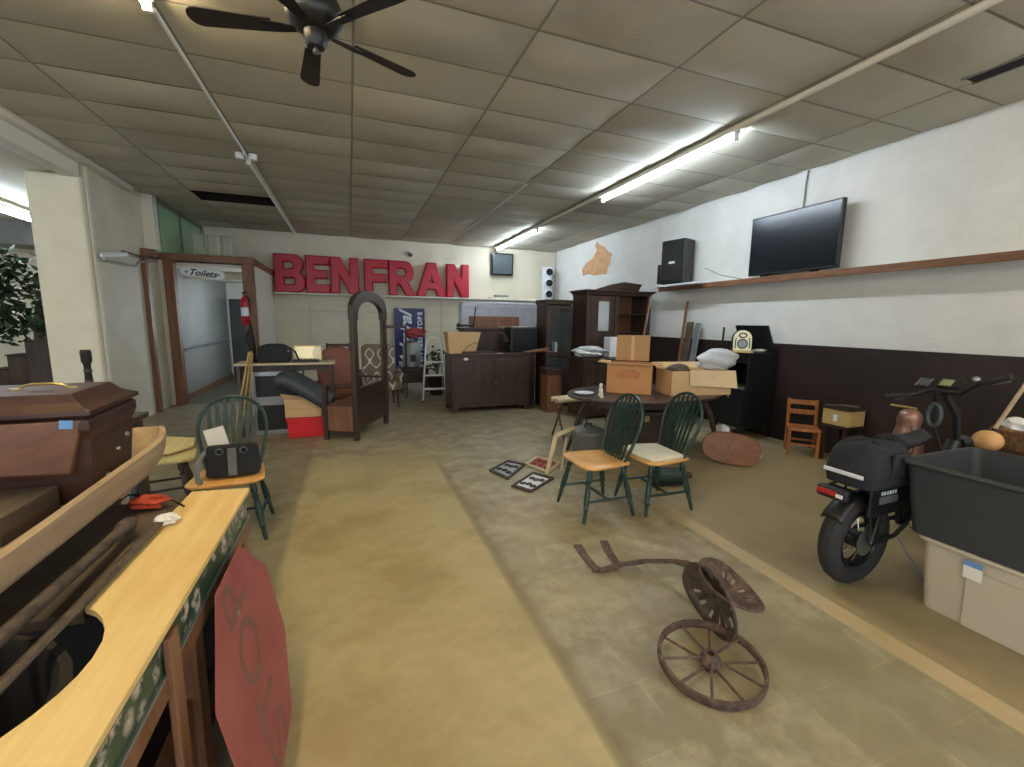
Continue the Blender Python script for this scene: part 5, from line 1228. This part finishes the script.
def tilted(c, sx, sy, sz, name, m_, parent, bev=.006): 
    o = MB().box((0, 0, 0), (sx, sy, sz)).build(name, m_, parent, bevel=bev); o.location = c; o.rotation_euler = (0, R(-35), 0); return o
ph = tilted(gc+Vector((-.03, .10, .05)), .09, .075, .02, 'phone_holder', 'black', t)
tilted(gc+Vector((-.0415, .10, .0585)), .075, .05, .004, 'phone_screen', 'slate', t, .002)
for s in (-1, 1): tilted(gc+Vector((-.042, .10+s*.032, .059)), .085, .008, .006, 'holder_arm', 'steel', t, .002)
tilted(gc+Vector((-.03, -.035, .06)), .085, .12, .025, 'display', 'black', t)
tilted(gc+Vector((-.042, -.02, .069)), .06, .06, .004, 'display_glass', 'lcd', t, .001)
MB().tube([gc+Vector((.0, .05, -.02)), gc+Vector((.08, .07, -.12)), gc+Vector((.03, .04, -.25)), gc+Vector((.02, -.02, -.4))], .008, 6).build('cable', 'blackm', t, True)
MB().tube([gc+Vector((-.02+.0*k, .03+.035*math.cos(2*PI*k/18), -.16+.075*math.sin(2*PI*k/18))) for k in range(18)], .013, 6, closed=True).build('cable_lock', 'slate', t, True)
MB().cyl((1.02, 0, .80), (1.10, 0, .80), .04, .05, n=16).build('headlight', 'black', t, True)
# saddle, rack, bag, mudguard, lamp, plate, kickstand
def sad(u, v):
    y = (2*v-1); x = .22+.34*u; w_ = .09-.03*u; return (x, y*w_, .935-.02*y*y*2-.02*math.sin(u*PI)+.005)
m = MB(); m.grid(sad, 10, 8); m.build('saddle', 'fabric', t, True, solid=.095)
MB().cyl((.36, 0, .66), (.38, 0, .87), .016, n=10).build('seat_post', 'steel', t, True)
MB().tube([(-.18, .07, .64), (.3, .07, .66)], .008, 6).tube([(-.18, -.07, .64), (.3, -.07, .66)], .008, 6).tube([(-.18, -.07, .64), (-.18, .07, .64)], .008, 6).tube([(0, .085, .3), (-.02, .07, .65)], .007, 6).tube([(0, -.085, .3), (-.02, -.07, .65)], .007, 6).build('rack', 'black', t, True)
m = MB(); nn = 14
def bagp(u, v):
    a = u*2*PI; e = .55; cx_ = math.copysign(abs(math.cos(a))**e, math.cos(a)); sy_ = math.copysign(abs(math.sin(a))**e, math.sin(a))
    z = .66+.27*v; k = (1.0, 1.04, 1.06, 1.05, 1.02, .98, .9, .72, .0)[min(8, int(v*8+.5))]
    zz = min(z, .915)+(.012*math.sin(a*3+v*4) if v > .3 else 0)
    return (.04+.215*cx_*k, .145*sy_*k*(1+.05*math.sin(5*a)), zz)
m.grid(bagp, 32, 8); rb = m.build('rear_bag', 'fabric', t, True)
MB().tube([(-.187, .11, .735), (-.19, -.11, .735)], .009, 6, flat=(1.4, .4)).build('reflective_stripe', 'signw', rb)
MB().box((.08, -.148, .80), (.17, .02, .13)).build('side_pocket', 'fabric', rb, bevel=.012)
mg = MB()
def mud(u, v):
    a = R(70+75*u); r = .305; return (r*math.cos(a), (v-.5)*.12, .29+r*math.sin(a)-.02*(2*v-1)**2)
mg.grid(mud, 14, 4); mg.build('mudguard', 'black', t, True, solid=.004)
MB().box((-.255, 0, .62), (.06, .17, .075)).build('tail_light_housing', 'black', t, bevel=.02)
MB().box((-.288, .015, .625), (.012, .11, .03)).build('tail_light', 'taillight', t, bevel=.005)
MB().box((-.29, -.055, .62), (.01, .035, .022)).build('reflector', 'signw', t, bevel=.003)
MB().bx(-.10, .30, -.115, -.10, .48, .66).build('side_cover', 'black', t, bevel=.01)
MB().bx(-.02, .155, -.119, -.116, .555, .60).build('badge_plate', 'galv', t)
m = MB()
for k in range(6): m.bx(-.01+.026*k, .004+.026*k, -.1195, -.117, .61, .632)
m.build('badge_marks', 'signw', t)
MB().tube([(.28, -.08, .28), (.36, -.22, .012)], .008, 6).build('kickstand', 'steel', t, True)
MB().tube([(.46, -.06, .31), (.46, -.15, .31), (.60, -.15, .25), (.60, -.17, .25)], .010, 6).build('crank', 'steel', t, True)
MB().box((.60, -.20, .25), (.09, .07, .02)).build('pedal', 'black', t, bevel=.004)
MB().tube([(.46, .06, .31), (.46, .13, .31), (.33, .13, .37), (.33, .16, .37)], .010, 6).build('crank', 'steel', t, True)
MB().box((.33, .19, .37), (.09, .07, .02)).build('pedal', 'black', t, bevel=.004)

# copper milk can
t = thing('milk_can', 'dull pink copper can with a spout behind the bike saddle', 'can', (5.05, 2.5, 0))
zt = at(912, 409, x=5.05).z
sc = zt/.62; rk = .56
MB().lathe([(.15*sc, 0), (.17*sc, .02*sc), (.18*sc, .25*sc), (.17*sc, .38*sc), (.13*sc, .47*sc), (.12*sc, .50*sc), (.13*sc, .54*sc), (.12*sc, .58*sc), (.08*sc, .61*sc), (.0001, .62*sc)], 28, sx=rk, sy=rk).build('can_body', 'copper', t, True)
MB().tube([(0, -.05, zt+.005), (-.0, .05, zt+.01), (-.0, .17, zt+.008)], .012, 8).build('lid_bar', 'brass', t, True)
MB().tube([(-.05*sc, -.05*sc, .5*sc), (-.11*sc, -.11*sc, .4*sc), (-.07*sc, -.07*sc, .25*sc)], .012, 8).build('handle', 'copper', t, True)

# ---------------------------------------------------------------- totes on the right edge
def tote(name, label, x0, x1, y0, y1, z0, h, m, tp=1.12, wall=.006):
    cx, cy = (x0+x1)/2, (y0+y1)/2; w, d = (x1-x0)/2, (y1-y0)/2
    t = thing(name, label, 'storage tote', (cx, cy, z0)); mm = MB()
    def R_(k, z, ins=0): return [(px, py, z) for px, py in rr(-w*k+ins, w*k-ins, -d*k+ins, d*k-ins, .05, 4)]
    o0, o1 = R_(1/tp, 0), R_(1, h); i1, i0 = R_(1, h, wall), R_(1/tp, wall, wall); n = len(o0)
    mm.add(o0+o1+i1+i0, [tuple(range(n))[::-1], tuple(3*n+i for i in range(n))]+[(k*n+i, k*n+(i+1) % n, (k+1)*n+(i+1) % n, (k+1)*n+i) for k in range(3) for i in range(n)])
    b = mm.build('tote_body', m, t, True)
    q = [(px, py, h-.012) for px, py in rr(-w-.012, w+.012, -d-.012, d+.012, .06, 4)]
    MB().tube(q, .014, 8, closed=True).build('rolled_rim', m, t, True)
    return t, w, d
tt, w, d = tote('storage_tote', 'taupe plastic storage tote on the floor under the charcoal one', 3.03, 3.62, .74, 1.37, 0, .42, 'bin', 1.1)
cp = tt.location
kx = lambda z: -w/1.1-(w-w/1.1)*z/.42
MB().slab([(kx(.0)-.004, .10, .0), (kx(.0)-.004, -.16, .0), (kx(.33)-.006, -.16, .33), (kx(.33)-.006, .10, .33)], (-1, 0, .1), .008).build('raised_panel', 'bin', tt, bevel=.003)
pn = [at(962, 576, x=3.02), at(981, 584, x=3.02), at(982, 568, x=3.0), at(962, 560, x=3.0)]
yA, yB, zA, zB = pn[0].y-cp.y, pn[1].y-cp.y, pn[1].z, pn[3].z
MB().slab([(kx(zA)-.016, yA, zA), (kx(zA)-.016, yB, zA), (kx(zB)-.018, yB, zB), (kx(zB)-.018, yA, zB)], (-1, 0, .1), .001).build('paper_label', 'paper', tt)
MB().slab([(kx(zB-.03)-.019, yA, zB-.025), (kx(zB-.03)-.019, yB, zB-.025), (kx(zB)-.019, yB, zB+.005), (kx(zB)-.019, yA, zB+.005)], (-1, 0, .1), .001).build('blue_label_band', 'tape', tt)
tt, w, d = tote('storage_tote', 'open charcoal plastic storage tote stacked on the taupe one', 2.97, 3.68, .52, 1.47, .425, .42, 'tote', 1.12)

# basket, gourd and dark panel beyond the totes
t = thing('low_table', 'low dark table beyond the totes, carrying the basket', 'table', (4.6, 1.35, 0))
MB().bx(-.45, .38, -.55, .36, .69, .72).build('tabletop', 'dkwoodx', t, bevel=.004)
for sx in (-.05, .33):
    for sy in (-.5, .30): MB().box((sx, sy, .345), (.05, .05, .69)).build('leg', 'dkwood', t)
t = thing('basket', 'woven brown basket of odds and ends on the far right', 'basket', (4.60, 1.42, .721))
bz = at(1005, 430, x=4.4).z-.721
m = MB(); f_ = lambda k, z: [(px, py, z) for px, py in rr(-.20*k, .20*k, -.27*k, .27*k, .07, 4)]
o0, o1, i1, i0 = f_(.82, 0), f_(1, bz), f_(.95, bz), f_(.78, .015); n = len(o0)
m.add(o0+o1+i1+i0, [tuple(range(n))[::-1], tuple(3*n+i for i in range(n))]+[(k*n+i, k*n+(i+1) % n, (k+1)*n+(i+1) % n, (k+1)*n+i) for k in range(3) for i in range(n)]); m.build('basket_body', 'wicker', t, True)
MB().tube(f_(1, bz), .014, 6, closed=True).build('braided_rim', 'wicker', t, True)
o = lump('paper_scrap', 'paper', (4.46, 1.58, .721+bz*.85), .06, (1, 1, 1), 71, .4); tag(o, 'crumpled white paper at the near corner of the woven basket', 'paper')
o = lump('cloth', 'pink', (4.62, 1.36, .721+bz*.7), .11, (1, 1.5, .7), 72, .4); tag(o, 'rusty pink cloth heaped inside the woven basket', 'cloth')
a, b = at(1003, 417, x=4.36), at(1030, 378, x=4.5)
tag(local(MB().tube([a-(b-a)*.3, b+(b-a)*.3], .013, 8).build('wooden_stick', 'barkish'), a), 'pale stick rising slanted out of the woven basket', 'stick')
p = at(987, 446, x=4.28)
t = thing('gourd', 'mottled orange and cream gourd beside the woven basket', 'gourd', (4.25, p.y-.01, .721))
MB().sphere((0, 0, .075), .075, 20, (1.1, 1.1, 1)).build('gourd_body', 'orange', t, True)
MB().cyl((0, 0, .145), (.01, 0, .175), .008, n=8).build('stem', 'dkwood', t)
t = thing('slate_board', 'dark slate panel standing behind the woven basket', 'panel', (5.08, 1.45, .0))
zt = at(1020, 382, x=5.0).z
MB().bx(-.0, .05, -.6, .21, .0, zt).build('panel_board', 'slate', t, bevel=.01)
MB().bx(-.012, 0, -.58, .19, .6, zt-.02).build('panel_face', 'screen', t)

# ---------------------------------------------------------------- rusty iron wheel and tractor seats
t = thing('iron_wheel', 'rusty ten-spoke iron wheel lying on the floor in the foreground', 'wheel', (1.52, 1.375, .0))
Rw = .235; tilt = Matrix.Rotation(R(9), 4, Vector((-.62, .78, 0))) ; tr = Matrix.Translation((0, 0, .043))
WM = tr @ Matrix.Rotation(R(5), 4, Vector((.7, -.7, 0)))
m = MB(); n = 48; vs = []
for k in range(n):
    a = 2*PI*k/n
    for r_, z in ((Rw-.014, -.019), (Rw, -.019), (Rw+.002, 0), (Rw, .019), (Rw-.014, .019), (Rw-.016, .0)): vs.append((r_*math.cos(a), r_*math.sin(a), z))
m.add(vs, [(k*6+j, k*6+(j+1) % 6, ((k+1) % n)*6+(j+1) % 6, ((k+1) % n)*6+j) for k in range(n) for j in range(6)], WM).build('rim', 'rust', t, True)
MB().lathe([(.016, -.035), (.036, -.035), (.04, -.015), (.05, 0), (.04, .02), (.03, .04), (.016, .04), (.016, -.035)], 20, WM).build('hub', 'rust', t, True)
for k in range(10):
    a = 2*PI*k/10+.2; z = .015*(-1)**k
    MB().tube([WM @ Vector((.035*math.cos(a), .035*math.sin(a), z)), WM @ Vector(((Rw-.008)*math.cos(a), (Rw-.008)*math.sin(a), 0))], .0065, 6).build('spoke', 'rust', t, True)
C1 = at(727, 588, z=.22); C2 = at(713, 598, z=.17)
Lax = (at(757, 618, z=.17)-at(700, 553, z=.30)).normalized()
def pan(label, C, ang, m_, hl, hw, group='tractor seats'):
    V = (CAM-C).normalized(); L_ = (Lax-V*Lax.dot(V)*.0).normalized()
    Mx_ = V.cross(L_).normalized(); Vp = L_.cross(Mx_)*-1
    if Vp.dot(V) < 0: Vp = -Vp
    N_ = (Vp*math.cos(R(ang))+Mx_*math.sin(R(ang))).normalized(); W_ = N_.cross(L_).normalized()
    fm_ = Matrix(((L_.x, W_.x, N_.x, 0), (L_.y, W_.y, N_.y, 0), (L_.z, W_.z, N_.z, 0), (0, 0, 0, 1)))
    t = thing('tractor_seat', label, 'tractor seat', C, 0, group)
    m = MB(); nr, na = 7, 40
    def f(u, v):
        a = 2*PI*u; r = v; k = 1-.10*math.exp(-((a-PI)/.5)**2)
        z = .05*r*r*r*r-.02+.012*math.cos(2*a)*r
        return fm_ @ Vector((hl*r*k*math.cos(a), hw*r*k*math.sin(a), z))
    # pan with real slots: skip some faces
    vs = [f(i/na, j/nr) for j in range(nr+1) for i in range(na)]; fs = []
    for j in range(nr):
        for i in range(na):
            if j in (4, 5) and i % 3 == 0 and not (17 <= i <= 21): continue
            fs.append((j*na+i, j*na+(i+1) % na, (j+1)*na+(i+1) % na, (j+1)*na+i))
    m.add(vs, fs).build('seat_pan', m_, t, True, solid=.008)
    MB().tube([f(i/na, 1) for i in range(na)], .008, 6, closed=True).build('rolled_edge', m_, t, True)
    return t, fm_
pan('rusty slotted tractor seat, upper of the clam-shelled pair on the floor', C1, 62, 'rust', .175, .165)
pan('darker tractor seat, lower of the clam-shelled pair, next to the iron wheel', C2, -55, 'rustdk', .20, .165)
t = thing('seat_spring', 'rusty bent steel seat arm with a forked foot, left of the tractor seats', 'seat arm', at(605, 568, z=0))
o_ = Vector(t.location)
Q = lambda px, py, z: at(px, py, z=z)-o_
pts = [Q(600, 571, .02), Q(618, 566, .035), Q(645, 562, .07), Q(672, 562, .11), Q(690, 566, .15), Q(705, 573, .18)]
m = MB(); vs = []
for i, p in enumerate(pts):
    wv = Vector((.35, .93, 0))*(.02 if i < 4 else .045); vs += [p-wv, p+wv, p+wv+Vector((0, 0, .012)), p-wv+Vector((0, 0, .012))]
m.add(vs, [(0, 3, 2, 1), (20, 21, 22, 23)]+[(4*j+e, 4*j+(e+1) % 4, 4*j+4+(e+1) % 4, 4*j+4+e) for j in range(5) for e in range(4)]).build('arm_bar', 'rust', t, bevel=.002)
def prong(pp):
    m = MB(); vs = []
    for p in pp:
        wv = Vector((.93, -.2, 0))*.027; vs += [p-wv, p+wv, p+wv+Vector((0, -.01, .012)), p-wv+Vector((0, -.01, .012))]
    n_ = len(pp); m.add(vs, [(0, 3, 2, 1), tuple(4*(n_-1)+i for i in range(4))]+[(4*j+e, 4*j+(e+1) % 4, 4*j+4+(e+1) % 4, 4*j+4+e) for j in range(n_-1) for e in range(4)]); m.build('prong', 'rust', t, bevel=.002)
prong([Q(600, 571, .012), Q(592, 566, .02), Q(584, 556, .07), Q(577, 545, .13)])
prong([Q(618, 566, .03), Q(614, 561, .035), Q(608, 552, .08), Q(603, 541, .13)])
MB().tube([Q(593, 571, .012), Q(620, 566, .02)], .012, 6).build('cross_piece', 'rust', t)
MB().tube([Q(690, 566, .15), Q(690, 585, .09), Q(700, 608, .02)], .010, 6).build('seat_bracket', 'rust', t, True)

# ---------------------------------------------------------------- side room things
t = thing('artificial_tree', 'dark green leafy tree at the left edge, in the side room', 'tree', (-4.78, 7.9, 0))
MB().lathe([(.18, 0), (.22, .02), (.25, .36), (.27, .38), (.24, .38), (.0001, .34)], 24).build('pot', 'blackm', t, True)
MB().tube([(0, 0, .3), (.05, .02, .9), (-.03, .03, 1.5), (.04, 0, 2.4)], [.04, .035, .03, .015], 8).build('trunk', 'dkwood', t, True)
m = MB(); rn = random.Random(9); br_ = MB()
for k in range(14):
    an = rn.uniform(0, 6.28); z = rn.uniform(1.25, 2.35); L_ = rn.uniform(.35, .75)*(1.15-.35*abs(z-1.7)); e = Vector((math.cos(an)*L_, math.sin(an)*L_, z+rn.uniform(.1, .35)))
    br_.tube([(0, 0, z), e*.5+Vector((0, 0, z*.5+.06)), e], [.012, .009, .004], 5)
    for q in range(170):
        c = Vector((0, 0, z)).lerp(e, rn.uniform(.25, 1.08))+Vector((rn.gauss(0, .12), rn.gauss(0, .12), rn.gauss(-.02, .11)))
        u = Vector((rn.uniform(-1, 1), rn.uniform(-1, 1), rn.uniform(-1, .2))).normalized()*.075; v = u.cross(Vector((rn.uniform(-1, 1), rn.uniform(-1, 1), 1))).normalized()*.034
        m.add([c-u, c+v, c+u, c-v], [(0, 1, 2, 3)])
br_.build('branches', 'dkwood', t); m.build('foliage', 'leaf', t)
a = at(62, 385, y=9.05)
tag(local(MB().hexa([(a.x-.42, 9.0, 0), (a.x+.02, 9.0, 0), (a.x+.02, 9.07, 0), (a.x-.42, 9.07, 0), (a.x-.24, 9.2, 2.0), (a.x-.10, 9.2, 2.0), (a.x-.10, 9.25, 2.0), (a.x-.24, 9.25, 2.0)]).build('leaning_board', 'dkwood', bevel=.006), (a.x-.2, 9.0, 0)), 'tall dark brown board tapering upward behind the white pillar', 'board')
t = thing('stepped_shelf', 'dark brown stepped stand beside the tapering board in the side room', 'stand', (-5.0, 9.6, 0))
for k in range(3):
    x_ = .1-.24*k; MB().bx(x_-.12, x_+.12, -.15, .25, 0, 1.18-.23*k).build('step_block', 'dkwood', t, bevel=.006)
    MB().bx(x_-.13, x_+.13, -.17, .26, 1.18-.23*k, 1.2-.23*k).build('tread', 'blackm', t, bevel=.004)
t = thing('potted_plant', 'small plant with long drooping leaves below the dark tree', 'plant', (-4.15, 6.3, 0))
MB().lathe([(.12, 0), (.15, .02), (.18, .3), (.16, .3), (.0001, .27)], 20).build('pot', 'rustdk', t, True)
for k in range(7):
    an = k*.9+2.4; d_ = Vector((math.cos(an), math.sin(an), 0))
    m = MB(); vs = []
    for q in range(7):
        s = q/6; c = d_*(.5*s)+Vector((0, 0, .28+.85*s-.55*s*s*s)); w_ = Vector((-d_.y, d_.x, 0))*.035*math.sin(PI*min(1, s*.95+.05)); vs += [c-w_, c+w_]
    m.add(vs, [(2*q, 2*q+1, 2*q+3, 2*q+2) for q in range(6)]).build('long_leaf', 'leaf', t, True, solid=.002)
